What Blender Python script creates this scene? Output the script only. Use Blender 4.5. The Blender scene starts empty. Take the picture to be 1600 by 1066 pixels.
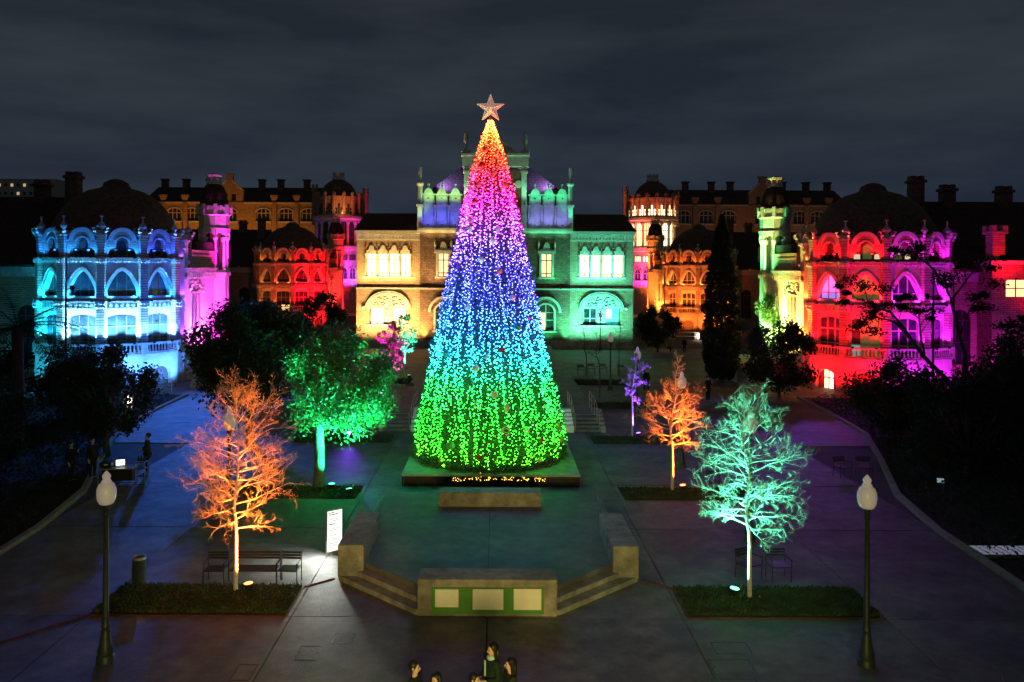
import bpy, bmesh, math, random
import numpy as np
from mathutils import Vector, Matrix, Euler

R = math.radians
PI = math.pi
random.seed(7)
SC = bpy.context.scene
COL = SC.collection

# ------------------------------------------------------------------ camera
CAMX, CAMZ, FPX = 0.2, 9.1, 1260.0
cam = bpy.data.cameras.new('camera')
cam.sensor_width = 36.0
cam.lens = FPX / 1600 * 36
cam.shift_x = (800 - 776) / 1600
cam.shift_y = (419 - 533) / 1600
cam.clip_end = 3000
camo = bpy.data.objects.new('camera', cam)
camo.location = (CAMX, 0, CAMZ)
camo.rotation_euler = (Matrix.Rotation(R(90), 3, 'X') @ Matrix.Rotation(R(0.3), 3, 'Z')).to_euler()
COL.objects.link(camo)
SC.camera = camo

# ------------------------------------------------------------------ night sky
W = bpy.data.worlds.new('World')
SC.world = W
W.use_nodes = True
nt = W.node_tree
nt.nodes.clear()
_o = nt.nodes.new('ShaderNodeOutputWorld')
_b = nt.nodes.new('ShaderNodeBackground')
_tc = nt.nodes.new('ShaderNodeTexCoord')
_mp = nt.nodes.new('ShaderNodeMapping')
_mp.inputs['Scale'].default_value = (1.6, 1.6, 7.0)
_mp.inputs['Rotation'].default_value = (0, R(-9), 0)
_n = nt.nodes.new('ShaderNodeTexNoise')
_n.inputs['Scale'].default_value = 1.7
_n.inputs['Detail'].default_value = 6
_n.inputs['Roughness'].default_value = 0.55
_r = nt.nodes.new('ShaderNodeValToRGB')
_r.color_ramp.elements[0].position = 0.36
_r.color_ramp.elements[0].color = (0.0155, 0.0185, 0.024, 1)
_r.color_ramp.elements[1].position = 0.68
_r.color_ramp.elements[1].color = (0.034, 0.038, 0.039, 1)
nt.links.new(_tc.outputs['Generated'], _mp.inputs['Vector'])
nt.links.new(_mp.outputs['Vector'], _n.inputs['Vector'])
nt.links.new(_n.outputs['Fac'], _r.inputs['Fac'])
_s = nt.nodes.new('ShaderNodeSeparateXYZ')
_m = nt.nodes.new('ShaderNodeMapRange')
_m.inputs['From Min'].default_value = 0.0
_m.inputs['From Max'].default_value = 0.42
_x = nt.nodes.new('ShaderNodeMix')
_x.data_type = 'RGBA'
_x.inputs['A'].default_value = (0.85, 1.08, 1.6, 1)
_x.inputs['B'].default_value = (1.05, 1.14, 1.02, 1)
_v = nt.nodes.new('ShaderNodeVectorMath')
_v.operation = 'MULTIPLY'
nt.links.new(_tc.outputs['Generated'], _s.inputs[0])
nt.links.new(_s.outputs['Z'], _m.inputs['Value'])
nt.links.new(_m.outputs['Result'], _x.inputs['Factor'])
nt.links.new(_r.outputs['Color'], _v.inputs[0])
nt.links.new(_x.outputs['Result'], _v.inputs[1])
nt.links.new(_v.outputs['Vector'], _b.inputs['Color'])
_b.inputs['Strength'].default_value = 1.0
nt.links.new(_b.outputs['Background'], _o.inputs['Surface'])

SC.view_settings.view_transform = 'Standard'
SC.view_settings.look = 'None'
SC.view_settings.gamma = 1
SC.view_settings.use_curve_mapping = False
SC.view_settings.exposure = 0.0
SC.cycles.sample_clamp_indirect = 4.0
SC.cycles.max_bounces = 5
SC.cycles.use_light_tree = True
SC.cycles.caustics_reflective = False
SC.cycles.caustics_refractive = False

# ------------------------------------------------------------------ helpers
def gp(px, py, z=0.0):
    """world point at height z that stands where the photograph shows pixel (px, py)"""
    py = py - (px - 776) * math.tan(R(0.3))
    Y = FPX * (CAMZ - z) / (py - 419)
    return ((px - 776) * Y / FPX + CAMX, Y, z)

LAMP_GAIN = 5.0
MATS = {}
def mat(name, col, rough=0.8, var=0.25, scale=3.0, bump=0.0, bscale=30.0, emit=None, es=0.0, metal=0.0,
        brick=None, spec=0.3, stain=0.0, translucent=False):
    if name in MATS:
        return MATS[name]
    m = bpy.data.materials.new(name)
    m.use_nodes = True
    t = m.node_tree
    b = t.nodes['Principled BSDF']
    b.inputs['Roughness'].default_value = rough
    b.inputs['Metallic'].default_value = metal
    b.inputs['Specular IOR Level'].default_value = spec
    geo = t.nodes.new('ShaderNodeNewGeometry')
    n = t.nodes.new('ShaderNodeTexNoise')
    n.inputs['Scale'].default_value = scale
    n.inputs['Detail'].default_value = 7
    n.inputs['Roughness'].default_value = 0.6
    t.links.new(geo.outputs['Position'], n.inputs['Vector'])
    mr = t.nodes.new('ShaderNodeMapRange')
    mr.inputs['From Min'].default_value = 0.3
    mr.inputs['From Max'].default_value = 0.7
    mr.inputs['To Min'].default_value = 1 - var
    mr.inputs['To Max'].default_value = 1 + var
    t.links.new(n.outputs['Fac'], mr.inputs['Value'])
    mx = t.nodes.new('ShaderNodeVectorMath')
    mx.operation = 'SCALE'
    mx.inputs[0].default_value = col[:3]
    t.links.new(mr.outputs['Result'], mx.inputs['Scale'])
    out = mx.outputs['Vector']
    hgt = None
    if brick:
        tc = t.nodes.new('ShaderNodeTexCoord')
        sx = t.nodes.new('ShaderNodeSeparateXYZ')
        cx = t.nodes.new('ShaderNodeCombineXYZ')
        ad = t.nodes.new('ShaderNodeMath')
        ad.operation = 'ADD'
        t.links.new(tc.outputs['Object'], sx.inputs[0])
        t.links.new(sx.outputs['X'], ad.inputs[0])
        t.links.new(sx.outputs['Y'], ad.inputs[1])
        t.links.new(ad.outputs[0], cx.inputs['X'])
        t.links.new(sx.outputs['Z'], cx.inputs['Y'])
        br = t.nodes.new('ShaderNodeTexBrick')
        br.inputs['Scale'].default_value = 1.0
        br.inputs['Brick Width'].default_value = brick[0]
        br.inputs['Row Height'].default_value = brick[1]
        br.inputs['Mortar Size'].default_value = brick[1] * 0.14
        br.inputs['Mortar Smooth'].default_value = 0.2
        br.inputs['Color1'].default_value = (0.78, 0.76, 0.74, 1)
        br.inputs['Color2'].default_value = (1.15, 1.08, 1.05, 1)
        br.inputs['Mortar'].default_value = (0.55, 0.55, 0.55, 1) if len(brick) < 3 else (brick[2],) * 3 + (1,)
        t.links.new(cx.outputs[0], br.inputs['Vector'])
        ml = t.nodes.new('ShaderNodeVectorMath')
        ml.operation = 'MULTIPLY'
        t.links.new(out, ml.inputs[0])
        t.links.new(br.outputs['Color'], ml.inputs[1])
        out = ml.outputs['Vector']
        hgt = br.outputs['Fac']
    if stain > 0:
        n3 = t.nodes.new('ShaderNodeTexNoise')
        n3.inputs['Scale'].default_value = 0.55
        n3.inputs['Detail'].default_value = 9
        n3.inputs['Roughness'].default_value = 0.7
        t.links.new(geo.outputs['Position'], n3.inputs['Vector'])
        m3 = t.nodes.new('ShaderNodeMapRange')
        m3.inputs['From Min'].default_value = 0.42
        m3.inputs['From Max'].default_value = 0.62
        m3.inputs['To Min'].default_value = 1 - stain
        m3.inputs['To Max'].default_value = 1.05
        t.links.new(n3.outputs['Fac'], m3.inputs['Value'])
        v3 = t.nodes.new('ShaderNodeVectorMath')
        v3.operation = 'SCALE'
        t.links.new(out, v3.inputs[0])
        t.links.new(m3.outputs['Result'], v3.inputs['Scale'])
        out = v3.outputs['Vector']
    t.links.new(out, b.inputs['Base Color'])
    if bump > 0:
        n2 = t.nodes.new('ShaderNodeTexNoise')
        n2.inputs['Scale'].default_value = bscale
        n2.inputs['Detail'].default_value = 4
        t.links.new(geo.outputs['Position'], n2.inputs['Vector'])
        bp = t.nodes.new('ShaderNodeBump')
        bp.inputs['Strength'].default_value = bump
        bp.inputs['Distance'].default_value = 0.05
        t.links.new(n2.outputs['Fac'], bp.inputs['Height'])
        nrm = bp.outputs['Normal']
        if hgt is not None:
            b2 = t.nodes.new('ShaderNodeBump')
            b2.invert = True
            b2.inputs['Strength'].default_value = 0.8
            b2.inputs['Distance'].default_value = 0.03
            t.links.new(hgt, b2.inputs['Height'])
            t.links.new(nrm, b2.inputs['Normal'])
            nrm = b2.outputs['Normal']
        t.links.new(nrm, b.inputs['Normal'])
    if emit:
        b.inputs['Emission Color'].default_value = tuple(emit) + (1,)
        b.inputs['Emission Strength'].default_value = es
    if translucent:
        tr = t.nodes.new('ShaderNodeBsdfTranslucent')
        t.links.new(out, tr.inputs['Color'])
        ms = t.nodes.new('ShaderNodeMixShader')
        ms.inputs[0].default_value = 0.35
        t.links.new(b.outputs[0], ms.inputs[1])
        t.links.new(tr.outputs[0], ms.inputs[2])
        t.links.new(ms.outputs[0], t.nodes['Material Output'].inputs['Surface'])
    MATS[name] = m
    return m

class MB:
    """collects solids, then links them as ONE mesh object"""
    def __init__(self):
        self.v = []
        self.f = []
        self.M = Matrix.Identity(4)
    def add(self, vs, fs, M=None):
        k = len(self.v)
        T = self.M @ M if M is not None else self.M
        self.v += [tuple(T @ Vector(p)) for p in vs]
        self.f += [tuple(i + k for i in f) for f in fs]
        return self
    def box(self, x0, x1, y0, y1, z0, z1, M=None):
        vs = [(x0, y0, z0), (x1, y0, z0), (x1, y1, z0), (x0, y1, z0), (x0, y0, z1), (x1, y0, z1), (x1, y1, z1), (x0, y1, z1)]
        fs = [(0, 3, 2, 1), (4, 5, 6, 7), (0, 1, 5, 4), (1, 2, 6, 5), (2, 3, 7, 6), (3, 0, 4, 7)]
        return self.add(vs, fs, M)
    def bbox(self, x0, x1, y0, y1, z0, z1, c=0.02, M=None):
        """box with chamfered vertical and top edges"""
        a = [(x0 + c, y0), (x1 - c, y0), (x1, y0 + c), (x1, y1 - c), (x1 - c, y1), (x0 + c, y1), (x0, y1 - c), (x0, y0 + c)]
        cxm, cym = (x0 + x1) / 2, (y0 + y1) / 2
        sx = (x1 - x0 - 2 * c) / (x1 - x0)
        sy = (y1 - y0 - 2 * c) / (y1 - y0)
        vs = [(p[0], p[1], z0) for p in a] + [(p[0], p[1], z1 - c) for p in a] + \
             [(cxm + (p[0] - cxm) * sx, cym + (p[1] - cym) * sy, z1) for p in a]
        fs = [tuple(range(7, -1, -1)), tuple(range(16, 24))]
        for r in (0, 8):
            for i in range(8):
                j = (i + 1) % 8
                fs.append((r + i, r + j, r + 8 + j, r + 8 + i))
        return self.add(vs, fs, M)
    def prism(self, poly, z0, z1, M=None):
        """polygon in x,y extruded in z"""
        n = len(poly)
        vs = [(p[0], p[1], z0) for p in poly] + [(p[0], p[1], z1) for p in poly]
        fs = [tuple(range(n - 1, -1, -1)), tuple(range(n, 2 * n))]
        for i in range(n):
            j = (i + 1) % n
            fs.append((i, j, n + j, n + i))
        return self.add(vs, fs, M)
    def front(self, poly, y0, y1, M=None):
        """polygon in x,z extruded in y"""
        n = len(poly)
        vs = [(p[0], y0, p[1]) for p in poly] + [(p[0], y1, p[1]) for p in poly]
        fs = [tuple(range(n)), tuple(range(2 * n - 1, n - 1, -1))]
        for i in range(n):
            j = (i + 1) % n
            fs.append((i, n + i, n + j, j))
        return self.add(vs, fs, M)
    def band(self, inner, outer, y0, y1, M=None):
        """strip between two x,z polylines, extruded in y"""
        n = len(inner)
        vs = []
        for a, b in zip(inner, outer):
            vs += [(a[0], y0, a[1]), (b[0], y0, b[1]), (a[0], y1, a[1]), (b[0], y1, b[1])]
        fs = []
        for i in range(n - 1):
            k, l = 4 * i, 4 * i + 4
            fs += [(k, k + 1, l + 1, l), (k + 2, l + 2, l + 3, k + 3), (k, l, l + 2, k + 2), (k + 1, k + 3, l + 3, l + 1)]
        fs += [(0, 2, 3, 1), (4 * n - 4, 4 * n - 3, 4 * n - 1, 4 * n - 2)]
        return self.add(vs, fs, M)
    def strip(self, xs, lo, hi, y0, y1, M=None):
        """solid between z=lo(x) and z=hi(x) over the samples xs"""
        return self.band([(x, lo(x)) for x in xs], [(x, hi(x)) for x in xs], y0, y1, M)
    def lathe(self, prof, n=16, M=None, a0=0.0, a1=2 * PI, cap=True):
        full = abs(a1 - a0 - 2 * PI) < 1e-6
        k = n if full else n + 1
        vs = []
        for (r, z) in prof:
            for i in range(k):
                a = a0 + (a1 - a0) * i / n
                vs.append((r * math.cos(a), r * math.sin(a), z))
        fs = []
        for j in range(len(prof) - 1):
            for i in range(n):
                i2 = (i + 1) % k
                fs.append((j * k + i, j * k + i2, (j + 1) * k + i2, (j + 1) * k + i))
        if cap and full:
            if prof[0][0] > 1e-4:
                fs.append(tuple(range(k - 1, -1, -1)))
            if prof[-1][0] > 1e-4:
                m = (len(prof) - 1) * k
                fs.append(tuple(range(m, m + k)))
        return self.add(vs, fs, M)
    def tube(self, pts, rad, n=6, M=None):
        pts = [Vector(p) for p in pts]
        if not hasattr(rad, '__len__'):
            rad = [rad] * len(pts)
        vs, fs = [], []
        up = Vector((0.31, 0.17, 0.93)).normalized()
        for i, p in enumerate(pts):
            d = (pts[min(i + 1, len(pts) - 1)] - pts[max(i - 1, 0)]).normalized()
            a = d.cross(up)
            if a.length < 1e-3:
                a = d.cross(Vector((1, 0, 0)))
            a.normalize()
            b = d.cross(a)
            for k in range(n):
                t = 2 * PI * k / n
                vs.append(tuple(p + (a * math.cos(t) + b * math.sin(t)) * rad[i]))
        for i in range(len(pts) - 1):
            for k in range(n):
                k2 = (k + 1) % n
                fs.append((i * n + k, i * n + k2, (i + 1) * n + k2, (i + 1) * n + k))
        fs.append(tuple(range(n - 1, -1, -1)))
        m = (len(pts) - 1) * n
        fs.append(tuple(range(m, m + n)))
        return self.add(vs, fs, M)
    def ball(self, c, r, n=10, sz=1.0, M=None):
        prof = [(max(r * math.sin(PI * i / (n // 2 + 1)), 0.0), -r * sz * math.cos(PI * i / (n // 2 + 1))) for i in range(n // 2 + 2)]
        return self.lathe(prof, n, (M or Matrix.Identity(4)) @ Matrix.Translation(c), cap=False)
    def mesh(self, name, smooth=False):
        me = bpy.data.meshes.new(name)
        me.from_pydata(self.v, [], self.f)
        bm = bmesh.new()
        bm.from_mesh(me)
        bmesh.ops.recalc_face_normals(bm, faces=bm.faces)
        bm.to_mesh(me)
        bm.free()
        if smooth:
            me.polygons.foreach_set('use_smooth', [True] * len(me.polygons))
            try:
                me.set_sharp_from_angle(angle=R(40))
            except Exception:
                pass
        return me
    def build(self, name, m, parent=None, smooth=False, M=None):
        return link(name, self.mesh(name, smooth), m, parent, M)

def link(name, me, m, parent=None, M=None):
    if m is not None and len(me.materials) == 0:
        me.materials.append(m)
    o = bpy.data.objects.new(name, me)
    COL.objects.link(o)
    if parent is not None:
        o.parent = parent
    if M is not None:
        o.matrix_basis = M
    return o

def npmesh(name, verts, faces):
    """fast mesh from numpy arrays; faces (n, k)"""
    me = bpy.data.meshes.new(name)
    k = faces.shape[1]
    me.vertices.add(len(verts))
    me.vertices.foreach_set('co', verts.astype(np.float32).ravel())
    me.loops.add(faces.size)
    me.loops.foreach_set('vertex_index', faces.astype(np.int32).ravel())
    me.polygons.add(len(faces))
    me.polygons.foreach_set('loop_start', (np.arange(len(faces)) * k).astype(np.int32))
    me.update(calc_edges=True)
    me.validate()
    return me

def tag(o, label, cat, group=None, kind=None):
    if label:
        o['label'] = label
    if cat:
        o['category'] = cat
    if group:
        o['group'] = group
    if kind:
        o['kind'] = kind
    return o

def thing(name, label, cat, loc=(0, 0, 0), rz=0.0, group=None, sx=1.0):
    o = bpy.data.objects.new(name, None)
    o.empty_display_size = 0.2
    COL.objects.link(o)
    o.location = loc
    o.rotation_euler = (0, 0, rz)
    o.scale = (sx, 1, 1)
    return tag(o, label, cat, group)

def structure(o):
    o['kind'] = 'structure'
    return o

def copy_tree(o, parent=None):
    c = o.copy()
    COL.objects.link(c)
    if parent is not None:
        c.parent = parent
    for ch in list(o.children):
        copy_tree(ch, c)
    return c

def lamp(name, kind, loc, col, watts, parent=None, target=None, size=60, blend=0.8, rad=0.12):
    l = bpy.data.lights.new(name, kind)
    l.color = col
    l.energy = watts * LAMP_GAIN
    l.shadow_soft_size = rad
    if kind == 'SPOT':
        l.spot_size = R(size)
        l.spot_blend = blend
    o = bpy.data.objects.new(name, l)
    COL.objects.link(o)
    o.location = loc
    if parent is not None:
        o.parent = parent
    if target is not None:
        d = Vector(target) - Vector(loc)
        o.rotation_euler = d.to_track_quat('-Z', 'Y').to_euler()
    return o

def rz(a):
    return Matrix.Rotation(a, 4, 'Z')
def tr(x, y, z=0.0):
    return Matrix.Translation((x, y, z))

def arc(cx, cz, r, a0, a1, n=10):
    return [(cx + r * math.cos(a0 + (a1 - a0) * i / n), cz + r * math.sin(a0 + (a1 - a0) * i / n)) for i in range(n + 1)]

def arch_fn(cx, hw, spring, rise):
    """upper edge of an opening: semi-ellipse"""
    return lambda x: spring + rise * math.sqrt(max(0.0, 1 - ((x - cx) / hw) ** 2))

def pointed_fn(cx, hw, spring, rise):
    return lambda x: spring + rise * (1 - (abs(x - cx) / hw) ** 1.75)

def lin(a, b, n):
    return [a + (b - a) * i / n for i in range(n + 1)]

def csamp(cx, hw, n=14):
    """samples denser towards the ends of an arch"""
    return [cx - hw * math.cos(PI * i / n) for i in range(n + 1)]

def open_wall(mb, x0, x1, z0, z1, ops, y0, y1):
    """wall with openings; ops = list of (cx, hw, sill, upper function)"""
    x = x0
    for (cx, hw, sill, fn) in sorted(ops, key=lambda o: o[0]):
        if cx - hw > x + 1e-4:
            mb.box(x, cx - hw, y0, y1, z0, z1)
        if sill > z0 + 1e-4:
            mb.box(cx - hw, cx + hw, y0, y1, z0, sill)
        mb.strip(csamp(cx, hw), fn, lambda q: z1, y0, y1)
        x = cx + hw
    if x1 > x + 1e-4:
        mb.box(x, x1, y0, y1, z0, z1)

def offs(fn, cx, hw, d, n=14, z_low=None):
    """inner and outer polylines of an archivolt of width d"""
    xs = csamp(cx, hw, n)
    inn = [(x, fn(x)) for x in xs]
    out = []
    for i, (x, z) in enumerate(inn):
        a = inn[max(i - 1, 0)]
        b = inn[min(i + 1, n)]
        t = Vector((b[0] - a[0], b[1] - a[1])).normalized()
        out.append((x - t.y * d, z + t.x * d))
    out[0] = (inn[0][0] - d, inn[0][1])
    out[-1] = (inn[-1][0] + d, inn[-1][1])
    if z_low is not None:
        inn = [(inn[0][0], z_low)] + inn + [(inn[-1][0], z_low)]
        out = [(out[0][0], z_low)] + out + [(out[-1][0], z_low)]
    return inn, out

# ------------------------------------------------------------------ materials
M_CONC = mat('concrete_paving', (0.145, 0.14, 0.132), 0.62, 0.28, 2.3, 0.4, 30, stain=0.45)
M_CONC2 = mat('concrete_paving_grey', (0.165, 0.16, 0.152), 0.62, 0.26, 2.0, 0.4, 30, stain=0.4)
M_JOINT = mat('joint_dark', (0.03, 0.028, 0.026), 0.9)
M_POD = mat('cast_concrete', (0.30, 0.28, 0.24), 0.8, 0.32, 3.5, 0.5, 20, stain=0.42)
M_KERB = mat('kerb_stone', (0.26, 0.24, 0.21), 0.85, 0.25, 4, 0.4, 25)
M_RUST = mat('rusted_edging', (0.09, 0.028, 0.018), 0.75, 0.4, 6, 0.2)
M_STONE = mat('carved_stone', (0.52, 0.48, 0.41), 0.85, 0.22, 2.2, 0.5, 14)
M_STONE2 = mat('carved_relief', (0.48, 0.44, 0.38), 0.85, 0.35, 7.0, 1.0, 9)
M_BRICK = mat('brick_wall', (0.42, 0.29, 0.19), 0.9, 0.2, 2.0, 0.3, 40, brick=(0.5, 0.17))
M_BRICKD = mat('dark_brick', (0.20, 0.12, 0.085), 0.9, 0.35, 2.5, 0.8, 10, brick=(0.55, 0.2))
M_PILLAR = mat('banded_brick', (0.42, 0.33, 0.27), 0.9, 0.2, 3.0, 0.3, 40, brick=(2.4, 0.19, 0.3))
M_PLASTER = mat('pale_render', (0.5, 0.46, 0.4), 0.9, 0.12, 1.0, 0.15, 30)
M_ROOF = mat('roof_tiles', (0.075, 0.035, 0.028), 0.8, 0.35, 5, 0.6, 12, brick=(0.3, 0.22))
M_DOME = mat('dome_tiles', (0.11, 0.06, 0.04), 0.7, 0.5, 3, 0.7, 10)
M_GLASS = mat('dark_glass', (0.02, 0.022, 0.026), 0.12, 0.1, 2, spec=0.6)
M_GLASSB = mat('hazy_glass', (0.035, 0.04, 0.05), 0.2, 0.7, 1.4, spec=0.5)
M_LIT = mat('lit_pane', (0.6, 0.5, 0.3), 0.5, 0.1, emit=(1.0, 0.66, 0.30), es=1.7)
M_LITW = mat('lit_pane_bright', (0.6, 0.55, 0.4), 0.5, 0.1, emit=(1.0, 0.80, 0.45), es=2.6)
M_LITG = mat('lit_pane_green', (0.2, 0.3, 0.1), 0.5, 0.5, 3, emit=(0.22, 0.5, 0.12), es=0.13)
M_LITS = mat('lit_pane_soft', (0.5, 0.45, 0.35), 0.5, 0.1, emit=(1.0, 0.82, 0.5), es=0.7)
M_LITV = mat('lit_pane_violet', (0.3, 0.25, 0.5), 0.5, 0.4, 3, emit=(0.35, 0.25, 1.0), es=0.9)
M_LITT = mat('lit_pane_teal', (0.2, 0.4, 0.4), 0.5, 0.4, 3, emit=(0.05, 0.8, 0.65), es=0.45)
M_FRAME = mat('window_wood', (0.10, 0.07, 0.05), 0.6, 0.2)
M_FRAMEL = mat('pale_window_frame', (0.45, 0.38, 0.3), 0.6, 0.2)
M_IRON = mat('painted_iron', (0.035, 0.05, 0.045), 0.45, 0.25, 8, 0.1, metal=0.3)
M_STEEL = mat('galvanised_steel', (0.35, 0.36, 0.37), 0.4, 0.15, metal=0.7)
M_BLACK = mat('black_metal', (0.015, 0.015, 0.016), 0.45, 0.2)
M_GLOBE = mat('opal_glass', (0.75, 0.72, 0.70), 0.25, 0.04, emit=(1.0, 0.84, 0.80), es=0.10)  # globes are unlit; faint emission stands in for the light they catch
M_BARK = mat('grey_bark', (0.45, 0.40, 0.35), 0.9, 0.3, 12, 0.6, 40)
M_BARKD = mat('dark_bark', (0.10, 0.08, 0.06), 0.9, 0.3, 10, 0.6, 30)
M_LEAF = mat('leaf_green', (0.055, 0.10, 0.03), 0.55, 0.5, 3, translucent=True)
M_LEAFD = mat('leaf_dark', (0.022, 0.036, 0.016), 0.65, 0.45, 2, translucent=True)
M_LEAFP = mat('leaf_pale', (0.22, 0.20, 0.15), 0.6, 0.3, 5, translucent=True)
M_NEEDLE = mat('fir_needles', (0.10, 0.13, 0.10), 0.6, 0.45, 6, translucent=True)
M_GRASS = mat('bed_grass', (0.035, 0.055, 0.018), 0.8, 0.5, 2)
M_SOIL = mat('bed_soil', (0.025, 0.022, 0.016), 0.95, 0.4, 5, 0.6, 20)
M_GREENP = mat('green_panel', (0.07, 0.22, 0.035), 0.55, 0.12)
M_CREAM = mat('cream_panel', (0.72, 0.69, 0.60), 0.6, 0.06, 3)
M_WHITE = mat('white_paint', (0.75, 0.75, 0.74), 0.5, 0.05)
M_SIGN = mat('backlit_sign', (0.8, 0.8, 0.8), 0.4, 0.02, emit=(0.93, 1.0, 0.97), es=1.3)
M_SCREEN = mat('laptop_screen', (0.8, 0.8, 0.8), 0.4, 0.02, emit=(0.95, 1.0, 0.98), es=2.5)
M_SKIN = mat('skin', (0.5, 0.33, 0.23), 0.55, 0.06, 8)
M_HAIR = mat('dark_hair', (0.009, 0.007, 0.006), 0.5, 0.3, 20)

# ================================================================== GROUND AND PLAZA
g = structure(MB().box(-1500, 1500, -200, 2500, -0.6, -0.05).build('ground', mat('asphalt_ground', (0.07, 0.066, 0.062), 0.85, 0.2, 0.8, 0.2)))
plaza = bpy.data.objects.new('plaza', None)
COL.objects.link(plaza)
structure(plaza)
XS = [-26, -15.6, -10.4, -5.1, 0, 5.1, 10.4, 15.6, 26]
YS = [6, 12.5, 16.8, 21.0, 28.2, 33.9, 41.6, 47.0, 52.0, 64.0, 78.0, 92.0]
kk = 0
for i in range(len(XS) - 1):
    for j in range(len(YS) - 1):
        if abs((XS[i] + XS[i + 1]) / 2) > 16 and YS[j] < 41:
            continue
        gx = 0.012
        gy = 0.06 if YS[j + 1] in (28.2, 33.9) and abs(XS[i] + XS[i + 1]) > 11 else 0.012
        kk += 1
        MB().bbox(XS[i] + gx, XS[i + 1] - gx, YS[j] + 0.012, YS[j + 1] - gy, -0.05, 0.0, 0.006).build(
            'paving_slab', M_CONC if kk % 3 else M_CONC2, plaza)

def poly_bed(name, poly, z, m):
    return structure(MB().prism(poly, -0.04, z).build(name, m))
KL = [(-15.3, 8), (-15.3, 23), (-15.6, 28), (-16.4, 32.5), (-18.6, 38.5), (-20.6, 44.5), (-21.3, 51), (-21.6, 57)]
KR = [(-x, y) for x, y in KL]
poly_bed('planting_bed_left', KL + [(-90, 57), (-90, 8)], 0.06, M_SOIL)
poly_bed('planting_bed_right', list(reversed(KR + [(90, 57), (90, 8)])), 0.06, M_SOIL)
def kerb(name, path):
    mb = MB()
    for a, b in zip(path[:-1], path[1:]):
        a, b = Vector(a), Vector(b)
        d = (b - a).normalized()
        n = Vector((-d.y, d.x)) * 0.11
        n_seg = max(1, int((b - a).length / 1.0))
        for k in range(n_seg):
            p = a + (b - a) * (k / n_seg) + d * 0.006
            q = a + (b - a) * ((k + 1) / n_seg) - d * 0.006
            mb.prism([tuple(p - n), tuple(q - n), tuple(q + n), tuple(p + n)], -0.04, 0.14)
    o = mb.build(name, M_KERB)
    return structure(o)
kerb('kerb_left', KL)
kerb('kerb_right', KR)

# rusted steel edging strips running out from the podium corners
for s in (-1, 1):
    mb = MB()
    pts = [(4.5 * s, 23.55), (5.25 * s, 22.9), (5.25 * s, 21.0), (10.4 * s, 21.0)] + ([(-15.2, 15.2)] if s < 0 else [])
    for a, b in zip(pts[:-1], pts[1:]):
        a, b = Vector(a), Vector(b)
        n = Vector((-(b - a).y, (b - a).x)).normalized() * 0.035
        mb.prism([tuple(a - n), tuple(b - n), tuple(b + n), tuple(a + n)], -0.03, 0.035)
    structure(mb.build('edging_strip', M_RUST))

# grass beds under the tree rows
def grass_tufts(name, x0, x1, y0, y1, n, h, parent, seed, m=M_GRASS):
    rs = np.random.RandomState(seed)
    bx = rs.uniform(x0, x1, n)
    by = rs.uniform(y0, y1, n)
    a = rs.uniform(0, 2 * PI, n)
    hh = rs.uniform(0.4, 1.0, n) * h
    w = rs.uniform(0.012, 0.03, n) * (1 + h * 2)
    lx, ly = rs.normal(0, 0.35, n) * hh, rs.normal(0, 0.35, n) * hh
    z0 = 0.05
    v = np.zeros((n, 3, 3))
    v[:, 0] = np.stack([bx - np.cos(a) * w, by - np.sin(a) * w, np.full(n, z0)], 1)
    v[:, 1] = np.stack([bx + np.cos(a) * w, by + np.sin(a) * w, np.full(n, z0)], 1)
    v[:, 2] = np.stack([bx + lx, by + ly, z0 + hh], 1)
    o = link(name, npmesh(name, v.reshape(-1, 3), np.arange(n * 3).reshape(n, 3)), m, parent)
    o['kind'] = 'stuff'
    return o
BEDS = [(5.3, 10.3, 21.12, 22.95, 0.10), (5.3, 10.3, 31.7, 33.3, 0.11), (5.3, 10.3, 41.9, 43.5, 0.14),
        (6.4, 10.3, 52.4, 53.8, 0.3), (6.4, 10.3, 63, 64.8, 0.3)]
for bi, (x0, x1, y0, y1, h) in enumerate(BEDS):
    for s in (-1, 1):
        a, b = (x0, x1) if s > 0 else (-x1, -x0)
        bed = MB().bbox(a, b, y0, y1, -0.03, 0.06, 0.015).build('grass_bed', M_SOIL)
        structure(bed)
        o = grass_tufts('grass', a - 0.05, b + 0.05, y0 - 0.06, y1 + 0.05, int(5200 / (1 + bi * 0.6)), h, None, 11 + bi * 2 + s)
        tag(o, ['short dark grass in the %s bed' % q for q in ('nearest', 'second', 'third', 'fourth', 'fifth')][bi] +
            (' of the right tree row' if s > 0 else ' of the left tree row'), 'grass', kind='stuff')

# low shrub cover in the two big beds
def scatter_leaves(name, n, sampler, size, m, parent, seed, kind=None):
    rs = np.random.RandomState(seed)
    c = sampler(rs, n)
    n = len(c)
    u = rs.normal(size=(n, 3))
    u /= np.linalg.norm(u, axis=1)[:, None]
    w = rs.normal(size=(n, 3))
    w = np.cross(u, w)
    w /= np.linalg.norm(w, axis=1)[:, None]
    s = (rs.uniform(0.6, 1.3, n) * size)[:, None]
    v = np.stack([c - u * s, c + w * s * 0.45, c + u * s, c - w * s * 0.45], 1)
    me = npmesh(name, v.reshape(-1, 3), np.arange(n * 4).reshape(n, 4))
    o = link(name, me, m, parent)
    if kind:
        o['kind'] = kind
    return o
def shrub_sampler(s, K, depth, hmax):
    def f(rs, n):
        ys = rs.uniform(20, 56, n)
        e = np.interp(ys, [p[1] for p in K], [abs(p[0]) for p in K])
        d = rs.uniform(0.25, depth, n)
        x = (e + d) * s
        lump = 0.5 + 0.5 * np.sin(x * 2.1 + np.sin(ys * 1.3) * 2) * np.cos(ys * 1.7 + x)
        z = 0.05 + rs.uniform(0, 1, n) ** 0.7 * hmax * (0.25 + 0.75 * lump) * np.minimum(1, d / 1.5)
        return np.stack([x, ys, z], 1)
    return f
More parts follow.
